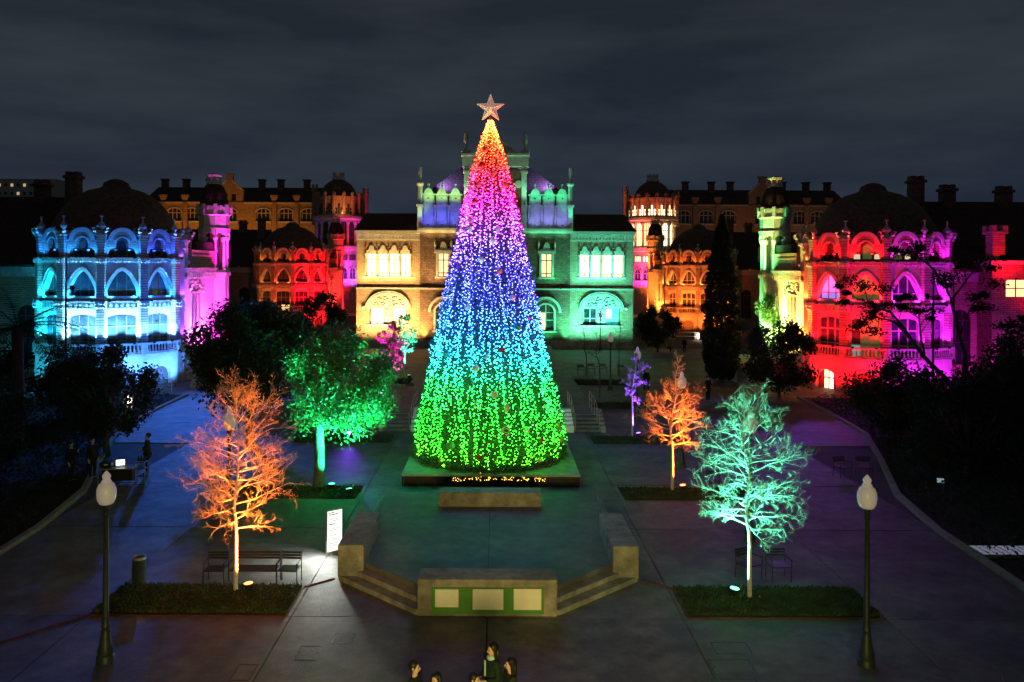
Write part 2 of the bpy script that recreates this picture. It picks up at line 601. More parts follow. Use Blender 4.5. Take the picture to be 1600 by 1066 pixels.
for s, K, side in ((-1, KL, 'left'), (1, KR, 'right')):
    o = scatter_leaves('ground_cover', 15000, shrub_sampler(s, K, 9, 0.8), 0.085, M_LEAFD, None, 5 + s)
    tag(o, 'dark low planting behind the %s kerb' % side, 'planting', kind='stuff')

# inspection covers set in the paving
def hatch(pxs, label):
    (ax, ay), (bx, by) = pxs
    p, q = gp(ax, ay), gp(bx, by)
    x0, x1, y0, y1 = min(p[0], q[0]), max(p[0], q[0]), min(p[1], q[1]), max(p[1], q[1])
    t = thing('inspection_cover', label, 'hatch', ((x0 + x1) / 2, (y0 + y1) / 2, 0.0), group='inspection covers in the paving')
    hw, hd = (x1 - x0) / 2, (y1 - y0) / 2
    f = MB()
    for (a, b, c, d) in ((-hw, hw, -hd, -hd + .035), (-hw, hw, hd - .035, hd), (-hw, -hw + .035, -hd + .035, hd - .035), (hw - .035, hw, -hd + .035, hd - .035)):
        f.box(a, b, c, d, -0.04, 0.006)
    f.build('frame', M_BLACK, t)
    MB().box(-hw + .045, hw - .045, -hd + .045, hd - .045, -0.04, 0.004).build('plate', M_CONC, t)
    for s in (-1, 1):
        MB().box(s * hw * .8 - .03, s * hw * .8 + .03, -.02, .02, 0.0045, 0.009).build('lifting_slot', M_BLACK, t)
hatch(((462, 1032), (508, 1009)), 'square inspection cover second from the bottom edge on the left')
hatch(((520, 1006), (559, 990)), 'small inspection cover farthest from the camera on the left')
hatch(((360, 1064), (408, 1038)), 'inspection cover at the lower left, cut by a paving joint')
hatch(((1122, 1022), (1168, 1004)), 'upper of the three inspection covers on the right')
hatch(((1120, 1055), (1172, 1031)), 'middle of the three inspection covers on the right')
hatch(((1126, 1085), (1184, 1061)), 'inspection cover on the right, cut off by the bottom of the picture')

# ------------------------------------------------------------------ raised terrace behind the tree, with its stairs
terr = structure(MB().box(-6.2, 6.2, 47.0, 92.0, -0.03, 0.52).build('terrace', M_CONC2))
for s in (-1, 1):
    t = thing('terrace_stairs', 'pale stone steps with handrails %s of the lit conifer' % ('left' if s < 0 else 'right'), 'stairs', (0, 0, 0), sx=s,
              group='stairs up to the terrace')
    for k in range(4):
        MB().box(4.55, 6.0, 44.9 + 0.5 * k, 47.0, -0.02 if k == 0 else 0.13 * k + 0.001, 0.13 * (k + 1)).build('step', M_CONC2, t)
    for x0, x1, nm in ((3.6, 4.53, 0), (6.02, 6.3, 1)):
        mb = MB()
        for k in range(5):
            mb.box(x0, x1, 44.7 + 0.46 * k, 44.7 + 0.46 * (k + 1) if k < 4 else 46.98, 0.0, 0.22 + 0.15 * (k + 1))
        mb.build('cheek_wall', M_WHITE if nm == 0 else M_POD, t)
    for x in (4.6, 5.95):
        rail = MB()
        rail.tube([(x, 44.75, 1.0), (x, 47.1, 1.55), (x, 49.6, 1.55)], 0.022, 6)
        rail.tube([(x, 44.75, 0.55), (x, 47.1, 1.1), (x, 49.6, 1.1)], 0.014, 6)
        rail.build('handrail', M_STEEL, t)
        for (y, z0, z1) in ((44.75, 0.1, 1.0), (45.9, 0.3, 1.27), (47.1, 0.5, 1.55), (48.4, 0.5, 1.55), (49.6, 0.5, 1.55)):
            MB().tube([(x, y, z0), (x, y, z1)], 0.02, 6).build('baluster', M_STEEL, t)
    front = MB().tube([(4.6, 44.75, 1.0), (5.95, 44.75, 1.0)], 0.018, 6)
    front.build('barrier_rail', M_STEEL, t)

# ------------------------------------------------------------------ octagonal podium in the foreground
pod = thing('stone_podium', 'octagonal concrete podium with corner steps in front of the lit conifer', 'podium')
A, B = Vector((-4.35, 23.45)), Vector((-1.9, 21.15))
n = Vector((0.684, 0.729))
for k in range(3):
    a, b = A + n * 0.34 * k, B + n * 0.34 * k
    ins = 0.12 * k
    pl = [(-4.3 + ins, 31.2), (a.x, a.y), (b.x, b.y), (-b.x, b.y), (-a.x, a.y), (4.3 - ins, 31.2)]
    z0 = -0.02 if k == 0 else 0.14 * k + 0.001
    z1 = 0.14 * (k + 1)
    if k < 2:
        MB().prism(list(reversed(pl)), z0, z1).build('step', M_POD, pod)
    else:
        for s in (-1, 1):
            q = [(0.012 * s, 31.2), (0.012 * s, b.y), (-b.x * s, b.y), (-a.x * s, a.y), ((4.3 - ins) * s, 31.2)]
            MB().prism(q, z0, z1).build('floor_slab', M_CONC, pod)
MB().box(-.03, .03, 21.95, 31.15, .2805, .286).build('joint', M_JOINT, pod)
for s in (-1, 1):
    mb = MB()
    mb.bbox(min(3.62 * s, 4.37 * s), max(3.62 * s, 4.37 * s), 23.4, 26.6, 0.1, 1.04, 0.02)
    mb.build('side_wall', M_POD, pod)
fb = MB()
fb.bbox(-1.83, 1.83, 21.08, 21.9, -0.02, 0.95, 0.02)
fb.build('front_block', M_POD, pod)
gb = MB().box(-1.46, 1.48, 21.045, 21.078, 0.07, 0.75).build('display_board', M_GREENP, pod)
for (x0, x1, z0, z1) in ((-1.36, -0.75, 0.25, 0.71), (-0.38, 0.42, 0.19, 0.72), (0.69, 1.41, 0.19, 0.735)):
    MB().bbox(x0, x1, 21.022, 21.0445, z0, z1, 0.004).build('cream_panel', M_CREAM, gb)
MB().bbox(-1.87, 1.87, 29.3, 30.05, 0.423, 0.93, 0.02).build('rear_block', M_POD, pod)

# ------------------------------------------------------------------ platform of the Christmas tree
TX, TY, TZ = -0.12, 37.3, 0.5
pf = thing('tree_platform', 'low black platform with pale deck and glowing front panels under the conifer', 'platform', (TX, TY, 0))
MB().bbox(-3.6, 3.85, -3.75, 3.75, 0.42, 0.5, 0.01).build('deck', mat('deck_boards', (0.42, 0.41, 0.39), .6, .25, 3, .3, 30, stain=.3), pf)
MB().box(-3.5, 3.75, -3.55, 3.65, -0.02, 0.419).build('plinth', M_BLACK, pf)
for i in range(12):
    x = -3.55 + 7.35 * i / 11
    MB().box(x - 0.025, x + 0.025, -3.72, -3.56, 0.0, 0.418).build('post', M_BLACK, pf)
MB().box(-3.55, 3.8, -3.735, -3.722, 0.0, 0.05).build('bottom_rail', M_BLACK, pf)
M_WARM = mat('warm_bulbs', (0.8, 0.6, 0.2), 0.4, 0.02, emit=(1.0, 0.62, 0.08), es=5.0)
rs = random.Random(3)
for i in range(3, 9):
    x0 = -3.55 + 7.35 * i / 11
    mb = MB()
    for k in range(16):
        mb.ball((x0 + 0.06 + rs.random() * 0.57, -3.64 + rs.random() * 0.05, 0.27 + 0.09 * abs(rs.gauss(0, 0.8)) * (1 if rs.random() < .6 else -0.6)), 0.014, 6)
    mb.build('light_string', M_WARM, pf)['kind'] = 'stuff'

# ================================================================== CHRISTMAS TREE
xt = thing('christmas_tree', 'tall conical Christmas tree covered in rainbow lights with a star on top', 'christmas tree', (TX, TY, TZ))
PZ = [0.1, 0.7, 1.4, 3.2, 6.2, 9.2, 12.1, 13.9, 15.0, 15.45]
PR = [3.12, 3.28, 3.2, 2.83, 2.24, 1.64, 1.03, 0.6, 0.25, 0.1]
def trad(z):
    return float(np.interp(z, PZ, PR))
MB().lathe([(trad(z) - (0.38 if z < 14 else 0.16 if z < 15.2 else 0.09), z) for z in PZ], 40).build('light_block_cone', mat('cone_green', (0.06, 0.09, 0.06), 0.9), xt, True)  # solid cone added inside the foliage to stop light passing through
MB().tube([(0, 0, 0), (0, 0, 15.6)], [0.2, 0.06], 8).build('trunk', M_BARKD, xt)
rs = np.random.RandomState(21)
NB = 30000
zz = np.interp(rs.uniform(0, 1, NB), np.linspace(0, 1, 200),
               np.interp(np.linspace(0, 1, 200), np.cumsum([trad(q) + 0.12 for q in np.linspace(0.05, 15.4, 200)]) / sum([trad(q) + 0.12 for q in np.linspace(0.05, 15.4, 200)]),
                         np.linspace(0.05, 15.4, 200)))
th = rs.uniform(0, 2 * PI, NB)
lob = 0.07 * np.sin(th * 11 + np.sin(zz * 0.7) * 2.0) + 0.05 * np.sin(th * 23 + zz * 1.1)
rr = np.interp(zz, PZ, PR) * (1 + lob * 0.75) - rs.uniform(-0.08, 0.3, NB) * np.minimum(1, np.interp(zz, PZ, PR) / 0.7)
c = np.stack([rr * np.cos(th), rr * np.sin(th), zz], 1)
out = np.stack([np.cos(th), np.sin(th), np.full(NB, -0.25)], 1) + rs.normal(0, 0.55, (NB, 3))
out /= np.linalg.norm(out, axis=1)[:, None]
sd = np.cross(out, rs.normal(size=(NB, 3)))
sd /= np.linalg.norm(sd, axis=1)[:, None]
ln = (np.where(rs.uniform(0, 1, NB) < .12, rs.uniform(.2, .36, NB), rs.uniform(0.09, 0.2, NB)) * np.clip(np.interp(zz, PZ, PR) / 0.8, 0.35, 1))[:, None]
v = np.stack([c - out * ln * 0.5 - sd * 0.012, c - out * ln * 0.5 + sd * 0.012, c + sd * 0.03, c + out * ln, c - sd * 0.03], 1)
link('foliage', npmesh('foliage', v.reshape(-1, 3), np.arange(NB * 5).reshape(NB, 5)), M_NEEDLE, xt)['kind'] = 'stuff'
# dark fir skirt at the foot
rs = np.random.RandomState(5)
NS = 5000
th = rs.uniform(0, 2 * PI, NS)
rr = 3.26 + rs.normal(0, 0.16, NS)
zz = np.abs(rs.normal(0, 0.16, NS)) + 0.02
c = np.stack([rr * np.cos(th), rr * np.sin(th), zz], 1)
out = np.stack([np.cos(th), np.sin(th), np.full(NS, 0.15)], 1) + rs.normal(0, 0.6, (NS, 3))
out /= np.linalg.norm(out, axis=1)[:, None]
sd = np.cross(out, rs.normal(size=(NS, 3)))
sd /= np.linalg.norm(sd, axis=1)[:, None]
ln = rs.uniform(0.1, 0.24, NS)[:, None]
v = np.stack([c - out * ln * 0.5 - sd * 0.01, c - out * ln * 0.5 + sd * 0.01, c + sd * 0.03, c + out * ln, c - sd * 0.03], 1)
link('fir_skirt', npmesh('fir_skirt', v.reshape(-1, 3), np.arange(NS * 5).reshape(NS, 5)), M_NEEDLE, xt)['kind'] = 'stuff'
# light strands: small bulbs, hue by height
mB = bpy.data.materials.new('rainbow_bulbs')
mB.use_nodes = True
t_ = mB.node_tree
t_.nodes.clear()
o_ = t_.nodes.new('ShaderNodeOutputMaterial')
e_ = t_.nodes.new('ShaderNodeEmission')
ge = t_.nodes.new('ShaderNodeTexCoord')
sp = t_.nodes.new('ShaderNodeSeparateXYZ')
mr = t_.nodes.new('ShaderNodeMapRange')
mr.inputs['From Min'].default_value = 0.0
mr.inputs['From Max'].default_value = 15.6
rp = t_.nodes.new('ShaderNodeValToRGB')
RAMP = [(0.0, (0.05, 0.52, 0.006)), (0.8, (0.016, 0.5, 0.009)), (2.0, (0.008, 0.5, 0.015)), (3.4, (0.009, 0.55, 0.05)), (4.2, (0.012, 0.55, 0.3)), (4.9, (0.016, 0.4, 0.8)),
        (5.8, (0.022, 0.17, 1)), (7.0, (0.026, 0.05, 1)), (8.4, (0.045, 0.042, 1)), (9.6, (0.12, 0.055, 1)), (10.5, (0.38, 0.045, 1)), (11.4, (1, 0.018, 0.5)),
        (12.3, (1, 0.010, 0.08)), (13.3, (1, 0.012, 0.008)), (14.3, (1, 0.03, 0.006)), (15.1, (1, 0.09, 0.012))]
els = rp.color_ramp.elements
while len(els) < len(RAMP):
    els.new(0.5)
for e, (z, cc) in zip(els, RAMP):
    e.position = z / 15.6
for e, (z, cc) in zip(sorted(els, key=lambda q: q.position), RAMP):
    e.color = cc + (1,)
e_.inputs['Strength'].default_value = 85.0
t_.links.new(ge.outputs['Object'], sp.inputs[0])
t_.links.new(sp.outputs['Z'], mr.inputs['Value'])
t_.links.new(mr.outputs['Result'], rp.inputs['Fac'])
t_.links.new(rp.outputs['Color'], e_.inputs['Color'])
t_.links.new(e_.outputs[0], o_.inputs['Surface'])
rs = np.random.RandomState(77)
pos = []
NSTR = 205
for i in range(NSTR):
    th0 = 2 * PI * (i + rs.uniform(-.25, .25)) / NSTR
    top = 15.42 if i % 3 == 0 else rs.uniform(4, 14.8)
    z = rs.uniform(0.08, 0.3)
    ph, am = rs.uniform(0, 6.28), rs.uniform(0.02, 0.07)
    while z < top:
        th = th0 + am * math.sin(z * 1.3 + ph) + rs.normal(0, 0.012)
        lo = 0.07 * math.sin(th * 11 + math.sin(z * 0.7) * 2.0) + 0.05 * math.sin(th * 23 + z * 1.1)
        r = trad(z) * (1 + lo * 0.75) + rs.uniform(-0.2, 0.10) * min(1, trad(z))
        pos.append((r * math.cos(th), r * math.sin(th), z))
        z += rs.uniform(0.08, 0.24)
for k in range(700):   # loose ends all over, thickest at the tip
    z = 15.4 * rs.uniform(0, 1) ** 0.6
    th = rs.uniform(0, 2 * PI)
    r = trad(z) + rs.uniform(-0.1, 0.06) * min(1, trad(z))
    pos.append((r * math.cos(th), r * math.sin(th), z))
pos = np.array(pos)
nb = len(pos)
brad = rs.uniform(0.009, 0.024, nb)[:, None]
octa = np.array([(1, 0, 0), (-1, 0, 0), (0, 1, 0), (0, -1, 0), (0, 0, 1), (0, 0, -1)], float)
ofc = np.array([(0, 2, 4), (2, 1, 4), (1, 3, 4), (3, 0, 4), (2, 0, 5), (1, 2, 5), (3, 1, 5), (0, 3, 5)])
v = pos[:, None, :] + octa[None] * brad[:, None, :]
f = (ofc[None] + (np.arange(nb) * 6)[:, None, None]).reshape(-1, 3)
link('light_bulbs', npmesh('light_bulbs', v.reshape(-1, 3), f), mB, xt)['kind'] = 'stuff'
# star
st = MB()
pts = []
for i in range(10):
    a = PI / 2 + i * PI / 5
    r = 0.66 if i % 2 == 0 else 0.27
    pts.append((r * math.cos(a), r * math.sin(a)))
vs = [(p[0], 0, p[1]) for p in pts] + [(0, -0.15, 0), (0, 0.15, 0)]
fs = []
for i in range(10):
    j = (i + 1) % 10
    fs += [(i, j, 10), (j, i, 11)]
st.add(vs, fs)
M_STAR = mat('star_mesh', (0.75, 0.62, 0.62), 0.45, 0.35, 14, 0.5, 30, emit=(1.0, 0.55, 0.5), es=0.22)
so = st.build('star', M_STAR, xt, M=tr(0, 0, 15.98))
mb = MB()
for i in range(10):
    j = (i + 1) % 10
    mb.tube([(pts[i][0], 0, pts[i][1]), (pts[j][0], 0, pts[j][1])], 0.018, 5)
    mb.tube([(pts[i][0], 0, pts[i][1]), (0, -0.16, 0)], 0.012, 5)
mb.build('star_frame', mat('star_wire', (0.8, 0.6, 0.5), 0.4, 0.1, emit=(1, 0.6, 0.45), es=0.35), so)

# ornaments hanging on the tree: (px, py, kind, colour, radius)
COLS = {'pink': (0.8, 0.32, 0.42), 'red': (0.5, 0.03, 0.03), 'white': (0.8, 0.8, 0.78), 'blue': (0.06, 0.09, 0.25), 'teal': (0.05, 0.35, 0.36),
        'gold': (0.55, 0.35, 0.1), 'green': (0.12, 0.4, 0.16), 'violet': (0.25, 0.08, 0.4), 'magenta': (0.7, 0.08, 0.4)}
ORN = [(757, 233, 'ball', 'pink', .15), (752, 257, 'ball', 'red', .14), (771, 270, 'drop', 'pink', .13), (788, 289, 'ball', 'pink', .17), (747, 289, 'ball', 'pink', .13),
       (741, 314, 'ball', 'red', .13), (812, 305, 'ball', 'red', .14), (802, 315, 'ball', 'magenta', .14), (778, 333, 'ring', 'blue', .17), (824, 354, 'ball', 'magenta', .15),
       (735, 344, 'ball', 'pink', .14), (733, 358, 'ball', 'white', .15), (778, 358, 'drop', 'white', .14), (770, 376, 'drop', 'white', .16), (752, 406, 'ball', 'white', .15),
       (780, 424, 'ball', 'pink', .14), (822, 385, 'ball', 'violet', .15), (713, 416, 'ball', 'violet', .15), (801, 465, 'ball', 'white', .14), (835, 420, 'star', 'blue', .17),
       (797, 513, 'ring', 'teal', .17), (809, 510, 'ball', 'teal', .18), (827, 497, 'ball', 'magenta', .11), (730, 481, 'ball', 'white', .13), (785, 546, 'drop', 'red', .15),
       (744, 576, 'ball', 'white', .17), (698, 553, 'ball', 'teal', .16), (762, 559, 'ball', 'white', .12), (748, 634, 'ring', 'white', .17), (793, 637, 'drop', 'white', .18),
       (737, 598, 'drop', 'teal', .17), (773, 617, 'ball', 'white', .17), (697, 651, 'ring', 'green', .18), (826, 673, 'ball', 'white', .12), (873, 666, 'ball', 'gold', .16),
       (885, 687, 'ball', 'gold', .15), (705, 697, 'ball', 'green', .19), (751, 713, 'ball', 'red', .15), (848, 687, 'drop', 'red', .14), (870, 712, 'ball', 'red', .14),
       (888, 706, 'drop', 'gold', .16), (845, 720, 'ball', 'white', .14), (792, 673, 'ring', 'white', .17), (818, 699, 'ring', 'green', .17), (690, 720, 'ball', 'gold', .13)]
BANDN = ['in the orange and red tip lights', 'in the magenta lights', 'in the violet lights', 'in the blue lights', 'in the cyan lights', 'in the upper green lights', 'in the lowest green lights']
used = {}
ODEF = []
for (px, py, k, cn, r) in ORN:
    yb = TY - 1.5
    for it in range(8):
        z = CAMZ - (py - 419) * yb / FPX
        x = (px - 776) * yb / FPX + CAMX - TX
        rt = trad(max(0.1, z - TZ)) + 0.08
        yb = TY - math.sqrt(max(0.0, rt * rt - x * x))
    if abs(x) > rt:
        x = math.copysign(rt, x)
    band = 0 if py < 280 else 1 if py < 350 else 2 if py < 430 else 3 if py < 520 else 4 if py < 605 else 5 if py < 680 else 6
    kn = {'ball': 'round bauble', 'drop': 'pointed drop ornament', 'ring': 'hollow ring ornament', 'star': 'small star ornament'}[k]
    key = (cn, k, band)
    used[key] = used.get(key, 0) + 1
    ODEF.append((x + TX, yb, z, k, cn, r, '%s %s hanging %s' % (cn, kn, BANDN[band]), key))
seen = {}
for (x, y, z, k, cn, r, lab, key) in ODEF:
    if used[key] > 1:
        same = sorted([(d[0], d[2]) for d in ODEF if d[7] == key])
        i = same.index((x, z))
        lab += ', ' + (('leftmost' if i == 0 else 'rightmost' if i == len(same) - 1 else 'middle one') + ' of %d' % len(same))
    M_ = mat('ornament_' + cn, COLS[cn], 0.25, 0.05, spec=0.5)
    o = thing('tree_ornament', lab, 'ornament', (x, y, z), group='ornaments on the Christmas tree')
    mb = MB()
    if k == 'ball':
        mb.ball((0, 0, 0), r, 14)
    elif k == 'drop':
        mb.lathe([(0, -r * 1.5), (r * .35, -r), (r * .75, -r * .3), (r * .8, r * .15), (r * .5, r * .7), (r * .15, r * 1.1), (0, r * 1.15)], 12, cap=False)
    elif k == 'ring':
        mb.tube([(r * math.cos(a), 0.02 * math.sin(2 * a), r * math.sin(a)) for a in lin(0, 2 * PI, 16)], 0.028, 6)
        mb.tube([(r * .72 * math.cos(a), 0.03, r * .5 * math.sin(a)) for a in lin(0, 2 * PI, 14)], 0.018, 6)
    else:
        q = [((r if i % 2 == 0 else r * .42) * math.cos(PI / 2 + i * PI / 5), (r if i % 2 == 0 else r * .42) * math.sin(PI / 2 + i * PI / 5)) for i in range(10)]
        mb.front(q, -0.03, 0.03)
    mb.build('shell', M_, o, True)
    MB().lathe([(0.03, r * .93), (0.03, r + .04), (0.0, r + .06)], 8).build('cap', mat('brass_cap', (0.5, 0.35, 0.12), 0.35, 0.05, metal=0.8), o)

# ================================================================== PAVILIONS
CACHE = {}
def cached(key, fn, name, m, parent, M=None, smooth=False):
    """link an object whose mesh is shared between alike pieces"""
    if key not in CACHE:
        mb = MB()
        fn(mb)
        CACHE[key] = mb.mesh(name, smooth)
    me = CACHE[key]
    o = bpy.data.objects.new(name, me)
    if len(me.materials) == 0:
        me.materials.append(m)
    COL.objects.link(o)
    o.parent = parent
    if M is not None:
        o.matrix_basis = M
    if me.materials[0] != m:
        o.material_slots[0].link = 'OBJECT'
        o.material_slots[0].material = m
    return o

RAD = 5.4
AP = RAD * math.cos(R(15))
HC = RAD * math.sin(R(15))
T15 = math.tan(R(15))

def f_base(mb):
    hw = (AP + 0.35) * T15 - 0.005
    open_wall(mb, -hw, hw, -0.05, 2.42, [(0, 0.9, -0.05, arch_fn(0, 0.9, 0.85, 0.62))], -0.35, 0.3)
    i, o = offs(arch_fn(0, 0.9, 0.85, 0.62), 0, 0.9, 0.16)
    mb.band(i, o, -0.42, -0.352)
def f_terr(mb):
    hw = (AP + 0.55) * T15 - 0.003
    mb.front([(-hw, 2.421), (hw, 2.421), (hw, 2.54), (-hw, 2.54)], -0.55, 0.0)
def f_balus(mb):
    hw = (AP + 0.45) * T15
    mb.box(-hw + .2, hw - .2, -0.53, -0.33, 3.2, 3.34)
    mb.box(-hw + .2, hw - .2, -0.52, -0.34, 2.541, 2.66)
    for s in (-1, 1):
        mb.box(s * (hw - .1) - .13, s * (hw - .1) + .13, -0.56, -0.30, 2.541, 3.36)
    for k in range(9):
        x = (k - 4) * (2 * hw - .62) / 9
        mb.lathe([(0.045, 2.66), (0.085, 2.78), (0.05, 2.98), (0.04, 3.1), (0.07, 3.2)], 6, tr(x, -0.43))
LOW = (0, 1.0, 2.55, arch_fn(0, 1.0, 5.25, 0.25))
UPP = (0, 0.98, 6.86, pointed_fn(0, 0.98, 7.35, 1.4))
def f_lower(mb):
    open_wall(mb, -HC + .005, HC - .005, 2.541, 5.9, [LOW], 0.0, 0.45)
def f_upper(mb):
    open_wall(mb, -HC + .005, HC - .005, 6.5, 9.35, [UPP], 0.0, 0.55)
def f_archi(mb):
    i, o = offs(UPP[3], 0, 0.98, 0.2, z_low=6.9)
    mb.band(i, o, -0.1, -0.002)
    i, o = offs(pointed_fn(0, 1.2, 7.35, 1.63), 0, 1.2, 0.07)
    mb.band(i, o, -0.16, -0.004)
def f_string(mb):
    hw = (AP + 0.12) * T15 - 0.004
    mb.box(-hw, hw, -0.1, 0.4, 5.901, 6.36)
    mb.box(-hw, hw, -0.3, 0.4, 6.361, 6.499)
    mb.box(-hw, hw, -0.17, 0.0, 5.93, 6.02)
    for k in range(7):
        x = (k - 3) * hw * 2 / 7.4
        mb.front([(x - .13, 6.1), (x, 6.05), (x + .13, 6.1), (x + .13, 6.24), (x, 6.33), (x - .13, 6.24)], -0.17, -0.102)
def f_sill(mb):
    mb.box(-1.06, 1.06, -0.12, 0.3, 6.66, 6.855)
def f_cornice(mb):
    hw = (AP + 0.12) * T15 - 0.004
    mb.box(-hw, hw, -0.12, 0.5, 9.351, 9.6)
    mb.box(-hw - .05, hw + .05, -0.32, 0.5, 9.601, 9.72)
    for k in range(10):
        x = (k - 4.5) * hw * 2 / 10.4
        mb.lathe([(0.0, 0.0), (0.1, 0.02), (0.08, 0.06), (0, 0.09)], 7, tr(x, -0.12, 9.47) @ Matrix.Rotation(R(90), 4, 'X'))
def par_hi(x):
    x = abs(x)
    if x < 0.86:
        return 11.0 + math.sqrt(max(0, 0.86 ** 2 - x * x))
    return 10.92 if x > 0.9 else 11.0
def par_lo(x):
    x = abs(x)
    if x < 0.42:
        return 10.75 + math.sqrt(max(0, 0.42 ** 2 - x * x)) * 1.05
    if x < 0.95:
        return 9.95 + math.sqrt(max(0, 1 - ((x - 0.52) / 0.43) ** 2)) * 0.5
    return 9.722
def f_parapet(mb):
    xs = sorted(set([-HC + .02, -0.951, -0.949, 0.951, 0.949, -0.901, 0.901, -0.421, 0.421, HC - .02] + lin(-0.95, 0.95, 38)))
    mb.strip(xs, par_lo, par_hi, -0.04, 0.28)
def f_parring(mb):
    a = arc(0, 11.0, 0.66, 0, PI, 16)
    b = arc(0, 11.0, 0.96, 0, PI, 16)
    mb.band([(p[0], p[1]) for p in reversed(a)], [(p[0], p[1]) for p in reversed(b)], -0.14, -0.042)
    a = arc(0, 10.78, 0.43, 0, PI, 12)
    b = arc(0, 10.78, 0.52, 0, PI, 12)
    mb.band(list(reversed(a)), list(reversed(b)), -0.1, -0.043)
    for s in (-1, 1):
        mb.box(min(s * 0.97, s * (HC - .04)), max(s * 0.97, s * (HC - .04)), -0.12, 0.32, 10.925, 11.03)
        mb.ball((s * 0.44, -0.06, 10.3), 0.11, 8, 0.6)
def f_attic(mb):
    hw = (AP - 1.0) * T15
    open_wall(mb, -hw, hw, 9.722, 11.5, [(0, 0.34, 9.9, arch_fn(0, 0.34, 10.7, 0.34)), (-0.72, 0.25, 9.9, arch_fn(0 - .72, 0.25, 10.2, 0.1)), (0.72, 0.25, 9.9, arch_fn(.72, 0.25, 10.2, 0.1))], 1.0, 1.3)
def pane_poly(x0, x1, z0, fn, inset=0.0):
    xs = lin(x0, x1, 5)
    return [(x0, z0)] + [(x1, z0)] + [(x, fn(x)) for x in reversed(xs)]

def pillar_low(mb):
    mb.bbox(-.31, .31, -.36, .3, 2.542, 9.34, 0.04)
def pillar_mid(mb):
    mb.bbox(-.40, .40, -.46, .3, 5.9, 6.56, 0.05)
    for k in (-1, 0, 1):
        for z in (6.05, 6.3):
            mb.ball((k * .25, -.44, z), 0.11, 6)
def pillar_cap(mb):
    mb.bbox(-.38, .38, -.43, .3, 9.3, 9.74, 0.05)
    for k in (-1, 0, 1):
        for z in (9.42, 9.58):
            mb.ball((k * .25, -.42, z), 0.1, 6)
def pillar_foot(mb):
    mb.bbox(-.37, .37, -.42, .3, 2.543, 2.8, 0.04)
def pillar_top(mb):
    v = []
    for (h, z) in ((.2, 9.741), (.31, 11.35)):
        v += [(-h, -h, z), (h, -h, z), (h, h, z), (-h, h, z)]
    mb.add(v, [(3, 2, 1, 0), (4, 5, 6, 7), (0, 1, 5, 4), (1, 2, 6, 5), (2, 3, 7, 6), (3, 0, 4, 7)])
def finial(mb):
    mb.bbox(-.4, .4, -.4, .4, 11.351, 11.47, 0.04)
    for s in (-1, 1):
        for q in (-1, 1):
            mb.tube([(s * .2, q * .2, 11.5), (s * .44, q * .44, 11.68), (s * .5, q * .5, 11.86), (s * .36, q * .36, 11.95)], [.12, .1, .09, .03], 6)
    z = 12.05
    mb.add([(-.34, 0, z), (0, -.34, z), (.34, 0, z), (0, .34, z), (0, 0, z + .42), (0, 0, z - .4)],
           [(0, 1, 4), (1, 2, 4), (2, 3, 4), (3, 0, 4), (1, 0, 5), (2, 1, 5), (3, 2, 5), (0, 3, 5)])
    mb.tube([(0, 0, z + .35), (0, 0, z + .72)], 0.045, 6)
    mb.box(-.13, .13, -.05, .05, z + .68, z + .76)
    mb.box(-.24, .24, -.24, .24, 11.47, 11.72)

def window_grid(parent, M, key, x_edges, rows, fn, y, mats, frame_m, fw=0.05):
    """window frame of bars with separate panes; rows = z edges, fn bounds the top"""
    def fr(mb):
        for x in x_edges:
            mb.box(x - fw / 2, x + fw / 2, y - .05, y + .05, rows[0], max(rows[0] + .1, min(rows[-1], fn(x) - 0.0)))
        for i, z in enumerate(rows[:-1]):
            mb.box(x_edges[0], x_edges[-1], y - .045, y + .045, z - fw / 2, z + fw / 2)
    w = cached(('wf',) + key, fr, 'window', frame_m, parent, M)
    for i in range(len(x_edges) - 1):
        for j in range(len(rows) - 1):
            a, b = x_edges[i] + fw / 2, x_edges[i + 1] - fw / 2
            z0, z1 = rows[j] + fw / 2, rows[j + 1] - fw / 2
            if min(fn(a), fn(b)) < z0 + 0.08 and fn((a + b) / 2) < z0 + 0.15:
                continue
            top = (lambda q, z1=z1: min(z1, fn(q)))
            mm = mats(i, j) if callable(mats) else mats
            def pn(mb, a=a, b=b, z0=z0, top=top):
                xs = lin(a, b, 6)
                if max(top(x) for x in xs) < z0 + .02:
                    return
                mb.strip(xs, lambda q: z0, lambda q: max(z0 + .01, top(q)), y - .012, y + .012)
            cached(('pn', i, j) + key, pn, 'pane', mm, w)
    return w

def twin_window(parent, M, key, hw, z0, z1, y, m, frame_m=None):
    return window_grid(parent, M, key, lin(-hw, hw, 2), [z0, z0 + (z1 - z0) * .35, z0 + (z1 - z0) * .7, z1], lambda q: z1, y, m, frame_m or M_FRAME)

def flood(parent, loc, target, col, watts, size=110, blend=0.9, rad=0.1):  # fixtures are assumed, placed where the lit walls imply them
    """small wall-washer fixture with its light"""
    o = cached('floodfix', lambda mb: (mb.bbox(-.09, .09, -.06, .06, -.1, 0.02, .01), mb.box(-.07, .07, -.045, .045, .021, .03)), 'floodlight', M_BLACK, parent, tr(loc[0], loc[1], loc[2] - .07))
    lamp('floodlight_beam', 'SPOT', loc, col, watts, parent, target, size, blend, rad)
    return o

